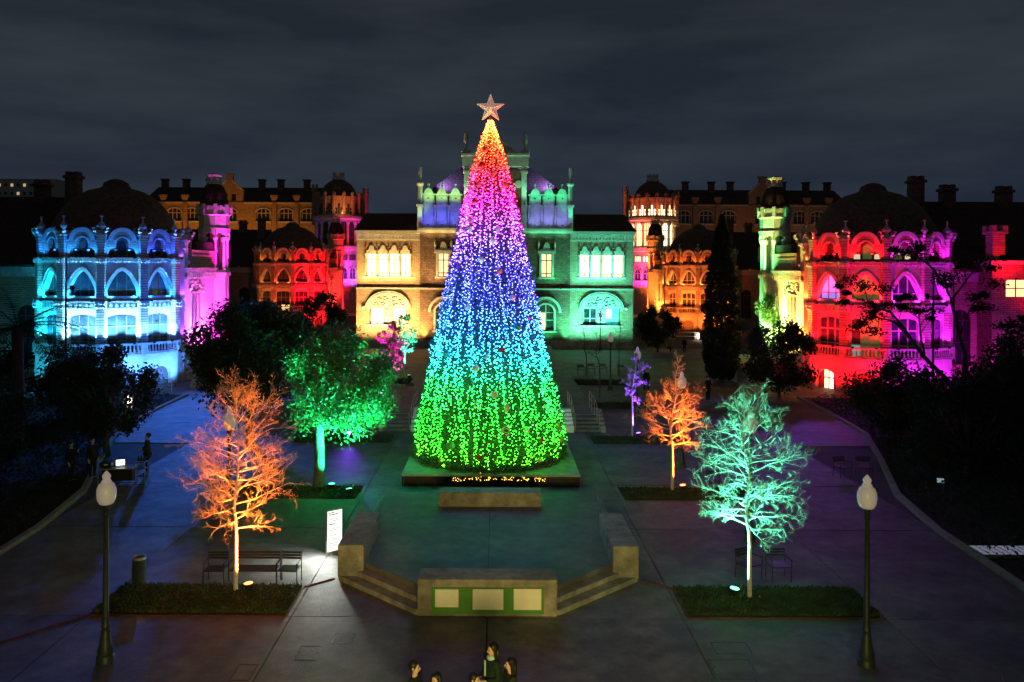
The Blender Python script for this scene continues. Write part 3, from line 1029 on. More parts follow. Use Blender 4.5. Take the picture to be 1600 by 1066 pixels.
def pavilion(name, label, loc, sx, cols, lit=None, wing=True, power=1.0, wingcol=None, detail=True):
    """round day room with arcaded storeys, entry block, open-topped tower and ward wing.
    cols: per facet index -> (base, terrace, upper, parapet) colours + strengths, or None"""
    t = thing(name, label, 'building', loc, 0, 'art nouveau pavilions around the square', sx)
    lit = lit or {}
    for k in range(-3, 5):
        a = R(30 * k)
        M = rz(a) @ tr(0, -AP)
        cached('base', f_base, 'base_wall', M_PLASTER, t, M)
        cached('terr', f_terr, 'terrace_slab', M_STONE, t, M)
        cached('balus', f_balus, 'balustrade', M_STONE, t, M)
        cached('lower', f_lower, 'lower_wall', M_PLASTER, t, M)
        cached('string', f_string, 'string_course', M_STONE2, t, M)
        cached('upper', f_upper, 'upper_wall', M_STONE, t, M)
        cached('archi', f_archi, 'window_arch', M_STONE, t, M)
        cached('sill', f_sill, 'window_sill', M_STONE, t, M)
        cached('cornice', f_cornice, 'cornice', M_STONE2, t, M)
        cached('parapet', f_parapet, 'parapet_wall', M_BRICK, t, M)
        cached('parring', f_parring, 'parapet_arch', M_STONE, t, M)
        cached('attic', f_attic, 'attic_wall', M_BRICKD, t, M)
        L = lit.get(k, {})
        g0 = M_GLASSB
        lm = L.get('low', g0)
        window_grid(t, M, ('low',), lin(-1.0, 1.0, 3), [2.56, 3.5, 4.6, 5.45], lambda q: 5.5, 0.3, lm, L.get('frame', M_FRAME), 0.09)
        window_grid(t, M, ('upp',), lin(-.98, .98, 3), [6.87, 7.35, 8.9], lambda q: UPP[3](q) + .02, 0.38, L.get('upp', g0), L.get('frame', M_FRAME), 0.07)
        window_grid(t, M, ('att',), lin(-.34, .34, 1), [9.9, 11.1], lambda q: arch_fn(0, 0.34, 10.7, 0.34)(q) + .02, 1.15, L.get('att', M_GLASS), M_FRAME, 0.04)
        for s in (-1, 1):
            window_grid(t, M @ tr(.72 * s, 0, 0), ('ats',), [-.25, .25], [9.9, 10.35], lambda q: 10.4, 1.15, L.get('ats', M_GLASS), M_FRAME, 0.04)
        # door or window in the base arch
        window_grid(t, M, ('bas',), lin(-.9, .9, 4), [-.04, .8, 1.5], lambda q: arch_fn(0, 0.9, 0.85, 0.62)(q) + .02, 0.05, L.get('base', M_FRAME), L.get('bframe', M_FRAME), 0.08)
        # lights
        c = cols.get(k)
        if c:
            P = lambda x, y, z: (M @ Vector((x, y, z)))[:]
            (bc, bw), (tc, tw), (uc, uw), (pc, pw) = c
            if bw:
                flood(t, P(0.2, -1.7, 0.12), P(0, 0, 2.4), bc, bw * power * 1.6, 130)
            if tw:
                for q in (-.8, .8):
                    flood(t, P(q, -.62, 3.45), P(q * .8, 0.1, 6.0), tc, tw * power * .85, 100, 0.5)
            if uw:
                for q in (-.85, .85):
                    flood(t, P(q, -.34, 6.62), P(q * .7, -0.05, 9.4), uc, uw * power * .75, 115, 0.5)
            if pw:
                for q in (-.8, .8):
                    flood(t, P(q, -.38, 9.85), P(q * .7, -.06, 12.0), pc, pw * power * .75, 140, 0.6)
    for k in range(-3, 6):
        a = R(30 * k - 15)
        M = rz(a) @ tr(0, -RAD)
        cached('pil', pillar_low, 'pillar', M_PILLAR, t, M)
        cached('pilc', pillar_cap, 'pillar_capital', M_STONE2, t, M)
        cached('pilm', pillar_mid, 'pillar_band', M_STONE2, t, M)
        cached('pilf', pillar_foot, 'pillar_foot', M_STONE, t, M)
        cached('pilt', pillar_top, 'parapet_pier', M_PILLAR, t, M)
        cached('fin', finial, 'finial', M_STONE2, t, M)
    cached('pdome', lambda mb: mb.lathe([(4.75, 11.3), (4.8, 11.5), (4.5, 12.4), (3.95, 13.4), (3.2, 14.35), (2.1, 15.05), (1.1, 15.35), (1.0, 15.5), (0.9, 15.75), (0.45, 16.0), (0, 16.1)], 24, rz(R(15))),
           'dome', M_DOME, t, None, True)
    cached('pceil', lambda mb: mb.lathe([(0, 9.3), (4.8, 9.3), (4.8, 9.7), (0, 9.7)], 12, rz(R(15)), cap=False), 'roof_slab', M_DOME, t)
    cached('pcore', lambda mb: mb.lathe([(3.9, 0), (3.9, 9.3)], 12, rz(R(15))), 'inner_core', mat('dim_interior', (0.09, 0.08, 0.07), 0.9, 0.5, 0.8), t)
    # entry block, facing the square
    EB = tr(5.7, 2.9) @ rz(R(90))
    def eb(mb):
        open_wall(mb, -3.4, 3.4, -0.05, 8.6, [(-1.35, .32, 4.1, lambda q: 6.9), (-0.55, .32, 4.1, lambda q: 6.9), (1.6, .5, 1.6, arch_fn(1.6, .5, 3.6, .5))], 0, .4)
        mb.box(-3.4, 3.4, .401, 4.0, 0, 8.6)
    cached('eb', eb, 'entry_wall', M_PLASTER, t, EB)
    cached('ebc', lambda mb: (mb.box(-3.5, 3.5, -.2, 4.05, 8.601, 8.85), mb.box(-3.6, 3.6, -.32, 4.1, 8.851, 9.0),
                              [mb.box(-3.3 + .42 * q - .08, -3.3 + .42 * q + .08, -.26, -.2, 8.25, 8.6) for q in range(16)], mb.box(-3.5, 3.5, -.2, -.002, 8.1, 8.25)),
           'entry_cornice', M_STONE, t, EB)
    cached('ebp', lambda mb: (mb.box(-2.2, 3.4, -.1, .25, 9.001, 10.3), mb.box(-2.2, 3.4, -.16, .3, 10.301, 10.45), mb.box(-2.1, 3.3, -.14, -.1, 9.2, 9.32), mb.box(-2.1, 3.3, -.14, -.1, 9.95, 10.07)),
           'entry_parapet', M_BRICK, t, EB)
    def relief(mb):
        r_ = random.Random(9)
        for q in range(46):
            mb.ball((-2.7 + r_.random() * 3.6, -.03, 7.0 + r_.random() * 1.0), .09 + .1 * r_.random(), 6, .8)
        mb.box(-2.0, 0.1, -.13, -.002, 6.9, 7.05)
        for x in (-1.72, -.95, -.18):
            mb.tube([(x, -.09, 4.0), (x, -.09, 6.9)], .07, 8)
        mb.box(-2.0, .1, -.18, -.002, 3.9, 4.06)
        i, o = offs(arch_fn(1.6, .5, 3.6, .5), 1.6, .5, .2, z_low=1.7)
        mb.band(i, o, -.12, -.003)
    cached('ebr', relief, 'carved_relief', M_STONE2, t, EB)
    for x in (-1.35, -.55):
        window_grid(t, EB @ tr(x, 0, 0), ('ebw',), [-.32, .32], [4.12, 5.2, 6.2, 6.88], lambda q: 6.9, .2, M_GLASSB, M_FRAMEL, .05)
    window_grid(t, EB @ tr(1.6, 0, 0), ('ebd',), [-.5, 0, .5], [1.62, 3.5, 4.1], lambda q: arch_fn(0, .5, 3.6, .5)(q) + .02, .2, M_FRAME, M_FRAMEL, .06)
    def pinn(mb):
        mb.bbox(-.38, .38, -.38, .38, 8.9, 11.0, .06)
        for q in range(26):
            r_ = random.Random(q)
            mb.ball((r_.uniform(-.4, .4), r_.uniform(-.4, .4), 9.3 + q * .085), .17, 6)
        mb.bbox(-.5, .5, -.5, .5, 11.0, 11.25, .06)
        mb.lathe([(.36, 11.25), (.2, 11.7), (.24, 11.8), (.0, 12.1)], 8)
    cached('pinn', pinn, 'corner_sculpture', M_STONE2, t, tr(5.45, -.45))
    # stairs to the entry
    cached('land', lambda mb: mb.box(5.72, 10.8, 0.0, 6.6, -.05, 1.6), 'landing', M_STONE, t)
    for k in range(10):
        cached(('stp', k), lambda mb: mb.box(8.0, 10.8, -4.0 + .4 * k, 0 if k == 9 else -4.0 + .4 * (k + 1) + .05, -.05, .16 * (k + 1) - .001 * k), 'stair_step', M_KERB, t)
    cached('chk', lambda mb: mb.add([(7.6, -4.3, 0), (7.98, -4.3, 0), (7.98, -4.3, .4), (7.6, -4.3, .4), (7.6, 0, 0), (7.98, 0, 0), (7.98, 0, 2.0), (7.6, 0, 2.0)],
                                      [(0, 1, 2, 3), (5, 4, 7, 6), (0, 4, 5, 1), (3, 2, 6, 7), (1, 5, 6, 2), (4, 0, 3, 7)]), 'stair_wall', M_PLASTER, t)
    cached('srail', lambda mb: (mb.tube([(8.2, -4.2, .9), (8.2, 0, 2.5)], .03, 6), mb.tube([(8.2, -4.2, 0), (8.2, -4.2, .9)], .03, 6), mb.tube([(8.2, -2, .9), (8.2, -2, 1.72)], .03, 6), mb.tube([(8.2, -0.05, 1.4), (8.2, -0.05, 2.5)], .03, 6)),
           'stair_rail', M_STEEL, t)
    # tower
    TW = tr(5.3, 7.3)
    O8 = rz(R(22.5))
    cached('tws', lambda mb: (mb.lathe([(1.28, -.05), (1.28, 8.3)], 8, O8), mb.lathe([(1.42, 8.301), (1.42, 8.6), (1.3, 8.8)], 8, O8)), 'tower_shaft', M_PLASTER, t, TW)
    cached('twf', lambda mb: mb.lathe([(.55, 8.801), (.55, 12.3)], 8, O8), 'tower_core', M_BRICKD, t, TW)
    for k in range(8):
        cached('twc', lambda mb: (mb.lathe([(.2, 8.801), (.2, 8.95), (.13, 9.05), (.13, 11.3), (.2, 11.45), (.24, 11.6), (.24, 11.7)], 8)), 'tower_column', M_STONE, t, TW @ rz(R(45 * k + 22.5)) @ tr(1.1, 0))
    for k in range(8):
        def aw(mb):
            h = 1.2 * math.sin(R(22.5)) * .98
            mb.strip(csamp(0, h, 10), lambda q: 11.7 + math.sqrt(max(0, 1 - (q / h) ** 2)) * .36, lambda q: 12.35, -.16, .16)
        cached('twa', aw, 'belfry_arch', M_STONE, t, TW @ rz(R(45 * k)) @ tr(0, -1.2 * math.cos(R(22.5))))
    cached('twd', lambda mb: mb.lathe([(1.42, 12.351), (1.42, 12.5), (1.3, 12.55), (1.3, 13.6), (1.45, 13.7)], 8, O8), 'tower_drum', M_STONE, t, TW)
    def frz(mb):
        mb.lathe([(1.3, 13.701), (1.3, 14.4), (1.38, 14.5)], 8, O8)
        for k in range(24):
            a = 2 * PI * k / 24
            mb.tube([(1.36 * math.cos(a + .13 * math.cos(q)), 1.36 * math.sin(a + .13 * math.cos(q)), 14.1 + .22 * math.sin(q)) for q in lin(0, PI, 6)], .07, 5)
        for k in range(8):
            a = 2 * PI * k / 8 + R(22.5)
            mb.bbox(-.16, .16, -.16, .16, 13.72, 14.62, .03, tr(1.36 * math.cos(a), 1.36 * math.sin(a)) @ rz(a))
    cached('twz', frz, 'tower_frieze', M_STONE2, t, TW)
    cached('twr', lambda mb: mb.lathe([(1.25, 14.501), (1.2, 15.0), (1.05, 15.7), (.8, 16.25), (.62, 16.4)], 16), 'tower_roof', M_ROOF, t, TW, True)
    cached('twl', lambda mb: (mb.lathe([(.66, 16.401), (.66, 16.55), (.56, 16.6), (.56, 17.0), (.7, 17.1), (.72, 17.25), (.3, 17.4), (0, 17.45)], 12), [mb.tube([(.62 * math.cos(q), .62 * math.sin(q), 16.55), (.62 * math.cos(q), .62 * math.sin(q), 17.08)], .05, 5) for q in lin(0, 2 * PI, 8)[:-1]]),
           'tower_lantern', M_STONE, t, TW)
    # ward wing running away from the square
    if wing:
        WG = tr(-5.2, 1.2)
        def ww(mb):
            ops = [(-2.6 - 4.4 * q, .8, 1.4, arch_fn(-2.6 - 4.4 * q, .8, 5.2, .7)) for q in range(7)]
            open_wall(mb, -32, -.1, -.05, 8.7, ops, 0, .5)
            mb.box(-32, -.1, .501, 11.5, -.05, 8.7)
        cached('ww', ww, 'ward_wall', M_BRICK, t, WG)
        cached('wwc', lambda mb: (mb.box(-32.2, 0, -.3, .0, 8.701, 9.0), mb.box(-32.1, 0, -.18, -.002, 8.2, 8.7)), 'ward_cornice', M_STONE2, t, WG)
        for q in range(7):
            window_grid(t, WG @ tr(-2.6 - 4.4 * q, 0, 0), ('wwn',), [-.8, -.27, .27, .8], [1.42, 3.2, 5.0, 6.0], lambda z: arch_fn(0, .8, 5.2, .7)(z) + .02, .3, (wingcol or {}).get(q, M_GLASS), M_FRAME, .07)
        cached('wr', lambda mb: mb.front([(-.6, 9.0), (12.1, 9.0), (12.1, 9.2), (5.75, 15.2), (-.6, 9.2)], 0, 32.2, tr(0, 0) @ rz(R(90))), 'ward_roof', M_ROOF, t, tr(-5.2, 1.2))
        for q, (x, y, h) in enumerate(((-1.2, 4.5, 17.2), (-4.6, 5.7, 16.6), (-9.6, 5.7, 16.5))):
            def chm(mb, h=h):
                mb.bbox(-.55, .55, -.5, .5, 12.5, h - .5, .05)
                mb.bbox(-.7, .7, -.62, .62, h - .499, h - .25, .05)
                for s in (-1, 1):
                    mb.bbox(s * .35 - .22, s * .35 + .22, -.4, .4, h - .249, h + .1, .04)
            cached(('chm', q), chm, 'chimney', M_BRICKD, t, WG @ tr(x, y))
        # dome neck: roof between day room and wing
        cached('wn', lambda mb: mb.prism([(-5.1, 2.4), (5.6, 2.4), (5.6, 11), (-5.1, 11)], 9.75, 11.2), 'flat_roof', M_ROOF, t)
    return t

CY, AZ, BL, VI = (0.01, 0.50, 0.85), (0.01, 0.20, 1.0), (0.015, 0.07, 1.0), (0.20, 0.04, 1.0)
CW, BW = (0.02, 0.36, 1.0), (0.06, 0.24, 1.0)
WC = (0.16, 0.58, 1.0)
LB = {-2: ((CY, 80), (CY, 200), (CY, 60), (AZ, 20)), -1: ((CY, 80), (CY, 600), (CY, 130), (AZ, 60)), 0: ((CW, 150), (WC, 1200), (CW, 150), (AZ, 80)),
      1: ((BW, 480), (WC, 1250), (CW, 150), (AZ, 85)), 2: ((BW, 420), (WC, 1000), (AZ, 130), (BL, 85)), 3: ((BL, 90), (VI, 150), (VI, 70), (VI, 60))}
lp = pavilion('pavilion', 'domed round pavilion washed in cyan and blue, with a magenta tower', (-30.3, 64.6, 0), 1, LB)
def wash(t, k, d, col, w, z=.3, tz=6.5, size=52, dx=0.0):  # extra ground floods added to spread colour over a facade
    a = R(30 * k)
    n_ = Vector((math.sin(a), -math.cos(a), 0))
    sd = Vector((math.cos(a), math.sin(a), 0))
    flood(t, tuple(n_ * (AP + d) + sd * dx + Vector((0, 0, z))), tuple(n_ * AP + Vector((0, 0, tz))), col, w * 1.3, size, 1.0, .06)
wash(lp, -1, 7, CY, 300)
wash(lp, 0, 7, AZ, 380)
wash(lp, 1, 7, AZ, 380)
wash(lp, 2, 7, BL, 700)
flood(lp, (6.6, -.8, 9.3), (14.5, -21, 0), (.03, .18, 1.0), 3300, 85, 1.0, .2)  # added cornice lamp, stands in for blue facade spill on the paving
MG = (0.95, 0.01, 0.8)
PK = (1.0, 0.22, 0.9)
flood(lp, (7.6, 1.6, 1.75), (6.0, 2.6, 6.0), (1, .14, .92), 1900, 120)
flood(lp, (7.4, 5.0, 1.75), (6.2, 6.0, 6.0), MG, 700, 120)
flood(lp, (7.6, 8.4, 1.75), (5.4, 7.4, 8.0), MG, 1000, 120)
flood(lp, (7.9, 6.0, 9.2), (5.4, 7.2, 12.5), MG, 480, 120)
flood(lp, (4.2, 3.9, 9.3), (5.2, 7.2, 12.5), VI, 260, 120)
RD, RM, OR, YE, GR = (1.0, 0.005, 0.014), (1.0, 0.02, 0.5), (1.0, 0.17, 0.02), (1.0, 0.72, 0.1), (0.08, 1.0, 0.22)
PU = (0.72, 0.015, 0.95)
RB = {-2: ((PU, 90), (PU, 230), (PU, 40), (PU, 25)), -1: ((PU, 120), (PU, 210), (PU, 90), (PU, 62)), 0: ((PU, 150), (PU, 90), (PU, 90), (PU, 62)),
      1: ((RD, 230), (RD, 220), (RD, 190), (RD, 130)), 2: ((RD, 210), (RD, 220), (RD, 170), (RD, 120)), 3: ((OR, 90), (OR, 200), (OR, 90), (OR, 55))}
rp_ = pavilion('pavilion', 'domed round pavilion washed in red and magenta, with a green tower', (30.3, 64.6, 0), -1, RB,
               {1: dict(low=lambda i, j: M_LITT if (i == 2 and j == 0) else M_LITG if i < 2 else M_GLASSB, upp=lambda i, j: M_LITG, att=M_LITG, ats=M_LITS, frame=M_FRAMEL),
                2: dict(upp=M_LITV, base=lambda i, j: M_LITW if i in (1, 2) else M_FRAME, frame=M_FRAMEL),
                0: dict(ats=M_LITS, att=M_LITG, frame=M_FRAMEL)}, wingcol={1: M_LITG})
wash(rp_, -1, 7, PU, 420)
wash(rp_, 0, 7, PU, 260)
wash(rp_, 1, 7, RD, 1100)
wash(rp_, 2, 7, RD, 1100)
wash(rp_, 3, 2.6, OR, 160)
flood(rp_, (6.6, -.8, 9.3), (14.5, -22, 0), (.34, .08, 1.0), 900, 75, 1.0, .2)  # lamp added here to tint the right-hand paving purple, as facade spill
flood(rp_, (5.0, 3.6, 9.25), (5.3, 7.0, 13.0), GR, 420, 110)
flood(rp_, (8.6, 3.0, 1.75), (5.9, 6.6, 9.0), (.06, 1, .25), 1200, 90)
flood(rp_, (7.8, 1.4, 1.75), (6.0, 2.0, 6.5), (1.0, 0.74, 0.15), 2900, 120)
flood(rp_, (7.4, 4.6, 1.75), (6.2, 5.6, 6.5), (0.5, 1.0, 0.2), 1700, 120)
flood(rp_, (7.6, 8.2, 1.75), (5.5, 7.4, 7.0), (.14, 1, .3), 1000, 120)
flood(rp_, (7.9, 6.0, 9.2), (5.4, 7.2, 12.5), (.14, 1, .3), 650, 120)
flood(rp_, (4.6, 4.2, 9.3), (5.2, 7.2, 12.5), GR, 150, 120)
flood(rp_, (-9.0, -2.2, 0.15), (-9, 1.2, 4.0), PU, 260, 130)
flood(lp, (-9.0, -2.4, 0.15), (-9, 1.2, 6.0), CY, 70, 130)

MLB = {-1: (((1, .3, .05), 40), ((1, .3, .05), 25), ((1, .3, .05), 14), ((1, .3, .05), 14)), 0: (((1, .1, .02), 60), ((1, .12, .02), 50), ((1, .12, .02), 30), ((1, .2, .03), 18)),
       1: ((RD, 160), (RD, 300), (RD, 160), (RD, 40)), 2: ((RD, 160), (RD, 300), (RD, 160), (RD, 50)), 3: ((RD, 90), (RD, 150), (RD, 70), (RD, 35))}
ml = pavilion('pavilion', 'far domed pavilion lit red on its tower side, behind dark trees', (-31.5, 125, 0), 1, MLB, {0: dict(low=lambda i, j: M_LIT if i > 0 and j < 1 else M_GLASS)})
wash(ml, 1.5, 6, RD, 3600)
wash(ml, 3, 6, RD, 1200)
wash(ml, -.5, 7, (1, .12, .02), 380)
flood(ml, (7.9, 2.0, 1.75), (5.3, 7.0, 11), RD, 900, 90)
flood(ml, (7.6, 1.6, 1.75), (6.0, 2.6, 6.0), (1, .06, .04), 900, 120)
flood(ml, (7.6, 8.0, 1.75), (5.4, 7.4, 8.0), RD, 800, 120)
flood(ml, (7.9, 6.0, 9.2), (5.4, 7.2, 12.5), RD, 330, 120)
OB = {k: ((OR, 170), (OR, 190), (OR, 100), (OR, 40)) for k in (-1, 0, 1, 2, 3)}
mr_ = pavilion('pavilion', 'far domed pavilion glowing orange beside the tall cypress', (31.5, 125, 0), -1, OB, {1: dict(frame=M_FRAMEL), 2: dict(frame=M_FRAMEL)})
wash(mr_, 1, 6, OR, 1500)
wash(mr_, 3, 6, OR, 1200)
flood(mr_, (7.9, 2.0, 1.75), (5.3, 7.0, 11), OR, 900, 90)
flood(mr_, (7.6, 1.6, 1.75), (6.0, 2.6, 6.0), (1, .33, .04), 1100, 120)
flood(mr_, (7.6, 8.0, 1.75), (5.4, 7.4, 8.0), OR, 900, 120)
flood(mr_, (7.9, 6.0, 9.2), (5.4, 7.2, 12.5), OR, 420, 120)

# red-lit annex at the right edge
an = thing('annex_building', 'small red-lit annex with a chimney at the far right edge', 'building', (43.6, 63.8, 0))
mb = MB()
open_wall(mb, -4.2, 5, -.05, 9.6, [(1.2, 1.5, 6.6, arch_fn(1.2, 1.5, 8.2, .8)), (-2.2, .9, 7.0, lambda q: 8.4)], 0, .5)
mb.box(-4.2, 5, .501, 6, -.05, 9.6)
mb.build('wall', M_BRICK, an)
MB().box(-4.4, 5, -.25, 6.1, 9.601, 9.9).build('cornice', M_STONE, an)
i_, o_2 = offs(arch_fn(1.2, 1.5, 8.2, .8), 1.2, 1.5, .2)
MB().band(i_, o_2, -.1, -.002).build('window_arch', M_STONE, an)
window_grid(an, tr(1.2, 0), ('anx',), lin(-1.5, 1.5, 3), lin(6.6, 9.0, 6), lambda q: arch_fn(0, 1.5, 8.2, .8)(q) + .02, .25, M_LIT, M_FRAME, .1)
window_grid(an, tr(-2.2, 0), ('any',), [-.9, 0, .9], [7.0, 7.7, 8.4], lambda q: 8.4, .25, M_LIT, M_FRAME, .08)
mb = MB().bbox(-.5, .5, -.5, .5, 9.9, 12.0, .05)
mb.bbox(-.68, .68, -.68, .68, 12.0, 12.25, .05)
for s in (-1, 1):
    for q in (-1, 1):
        mb.bbox(s * .45 - .2, s * .45 + .2, q * .45 - .2, q * .45 + .2, 12.25, 12.7, .03)
mb.build('chimney', M_BRICK, an, M=tr(-3.6, .6))
flood(an, (0.4, -2.2, 5.6), (.4, 0, 8.4), RD, 330, 140)
flood(an, (-3.2, -1.4, 8.6), (-3.4, .5, 11), RD, 130, 140)

# ================================================================== MAIN BUILDING
mn = thing('main_building', 'brick and stone main building behind the conifer, yellow left wing and teal right wing', 'building', (0.0, 95, 0))
for s, bm_, nm in ((-1, M_BRICK, 'l'), (1, M_BRICK, 'r')):
    X0, X1 = (-16.3, -8.82) if s < 0 else (8.82, 16.3)
    cx = (X0 + X1) / 2
    wx = [cx + (q - 1.5) * 1.32 for q in range(4)]
    mb = MB()
    open_wall(mb, X0, X1, 6.75, 12.3, [(x, .55, 8.05, lambda q: 10.75) for x in wx], 0, .6)
    mb.build('wing_wall', bm_, mn)
    mb = MB()
    open_wall(mb, X0, X1, -.05, 6.55, [(cx, 2.2, 2.4, arch_fn(cx, 2.2, 4.3, 1.6))], 0, .6)
    mb.build('wing_wall', bm_, mn)
    MB().box(X0, X1, .75, 12, -.05, 12.3).build('wing_core', mat('dim_interior', (0.09, 0.08, 0.07)), mn)
    MB().box(X0 - .05, X1 + .05, -.16, .6, 6.551, 6.749).build('string_course', M_STONE, mn)
    mb = MB().box(X0 - .05, X1 + .05, -.14, .6, 12.301, 12.5).box(X0 - .05, X1 + .05, -.08, .6, 12.5, 13.1)
    for q in range(19):
        x = X0 + .2 + (X1 - X0 - .4) * q / 18
        mb.front([(x - .09, 12.52), (x + .09, 12.52), (x + .13, 12.95), (x, 13.06), (x - .13, 12.95)], -.22, -.082)
    mb.box(X0 - .15, X1 + .15, -.42, .6, 13.101, 13.45)
    mb.build('cornice', M_STONE, mn)
    # tracery above the four lights
    mb = MB()
    mb.box(cx - 2.75, cx + 2.75, -.1, -.003, 10.72, 10.86)
    for x in wx:
        mb.strip(csamp(x, .6, 40), lambda q: 10.861, lambda q: 10.95 + .26 * max(0, 1 - ((q - x) / .6) ** 2) ** .35 + (.5 * math.sqrt(max(0, 1 - ((q - x) / .34) ** 2)) if abs(q - x) < .34 else 0), -.12, -.004)
    mb.build('window_tracery', M_STONE, mn)
    for q in range(5):
        x = cx + (q - 2) * 1.32
        MB().lathe([(.11, 8.0), (.08, 8.15), (.08, 10.5), (.14, 10.7)], 8).build('colonnette', M_STONE, mn, M=tr(x, -.06))
        MB().lathe([(.0, 11.15), (.09, 11.2), (.06, 11.4), (.12, 11.55), (.05, 11.75), (.08, 11.85), (0, 12.1)], 7, cap=False).build('drop_ornament', mat('terracotta', (0.25, 0.1, 0.06), .8), mn, M=tr(x, -.1))
    MB().box(cx - 2.8, cx + 2.8, -.2, .5, 7.86, 8.04).build('window_sill', M_STONE, mn)
    for x in wx:
        window_grid(mn, tr(x, 0), ('mw4',), [-.55, 0, .55], [8.06, 8.45, 10.0, 10.74], lambda q: 10.75, .3, M_LITW, M_FRAMEL, .1)
    i, o = offs(arch_fn(cx, 2.2, 4.3, 1.6), cx, 2.2, .28, z_low=4.1)
    mb = MB().band(i, o, -.16, -.002)
    i, o = offs(arch_fn(cx, 2.55, 4.3, 1.95), cx, 2.55, .12)
    mb.band(i, o, -.22, -.003)
    mb.build('window_arch', M_STONE, mn)
    # carved panel between the two lights of the lower window
    mb = MB()
    mb.box(cx - .45, cx + .45, .15, .55, 2.4, 5.85)
    mb.strip(csamp(cx, 2.15, 12), lambda q: 4.35, lambda q: arch_fn(cx, 2.2, 4.3, 1.58)(q), .2, .5)
    r_ = random.Random(31)
    for q in range(60):
        x, z = cx + r_.uniform(-1.7, 1.7), r_.uniform(4.45, 5.6)
        if arch_fn(cx, 2.1, 4.3, 1.45)(x) > z:
            mb.ball((x, .17, z), .12, 6, .8)
    for q in range(18):
        mb.ball((cx + r_.uniform(-.3, .3), .13, r_.uniform(2.6, 4.4)), .13, 6)
    mb.build('carved_panel', M_STONE2, mn)
    for sg in (-1, 1):
        window_grid(mn, tr(cx + sg * 1.3, 0), ('mwl',), lin(-.75, .75, 2), [2.42, 3.2, 4.34], lambda q: 4.35, .35,
                    M_LITW if s < 0 else (M_GLASSB if sg < 0 else (lambda i, j: M_LIT if (i == 0 and j == 1) else M_LITT)), M_FRAMEL, .1)
    MB().box(cx - 2.5, cx + 2.5, -.2, .5, 2.22, 2.39).build('window_sill', M_STONE, mn)
    # roof of the wing
    sg = s
    mb = MB()
    xa, xb = (X0 - .3, X1) if s < 0 else (X1 + .3, X0)
    mb.add([(xa, -.5, 13.451), (xb, -.5, 13.451), (xb, 9, 13.451), (xa, 9, 13.451), (xa - s * .9, 3.2, 15.7), (xb, 3.2, 15.7)],
           [(0, 1, 5, 4), (2, 3, 4, 5), (0, 4, 3), (1, 2, 5), (0, 3, 2, 1)])
    mb.build('wing_roof', M_ROOF, mn)
    # small wall lamp globe
    MB().ball((cx + (-s if s < 0 else s) * 2.9 * (1 if s > 0 else -1), -.25, 4.4), .2, 10).build('wall_lamp', M_GLOBE, mn)

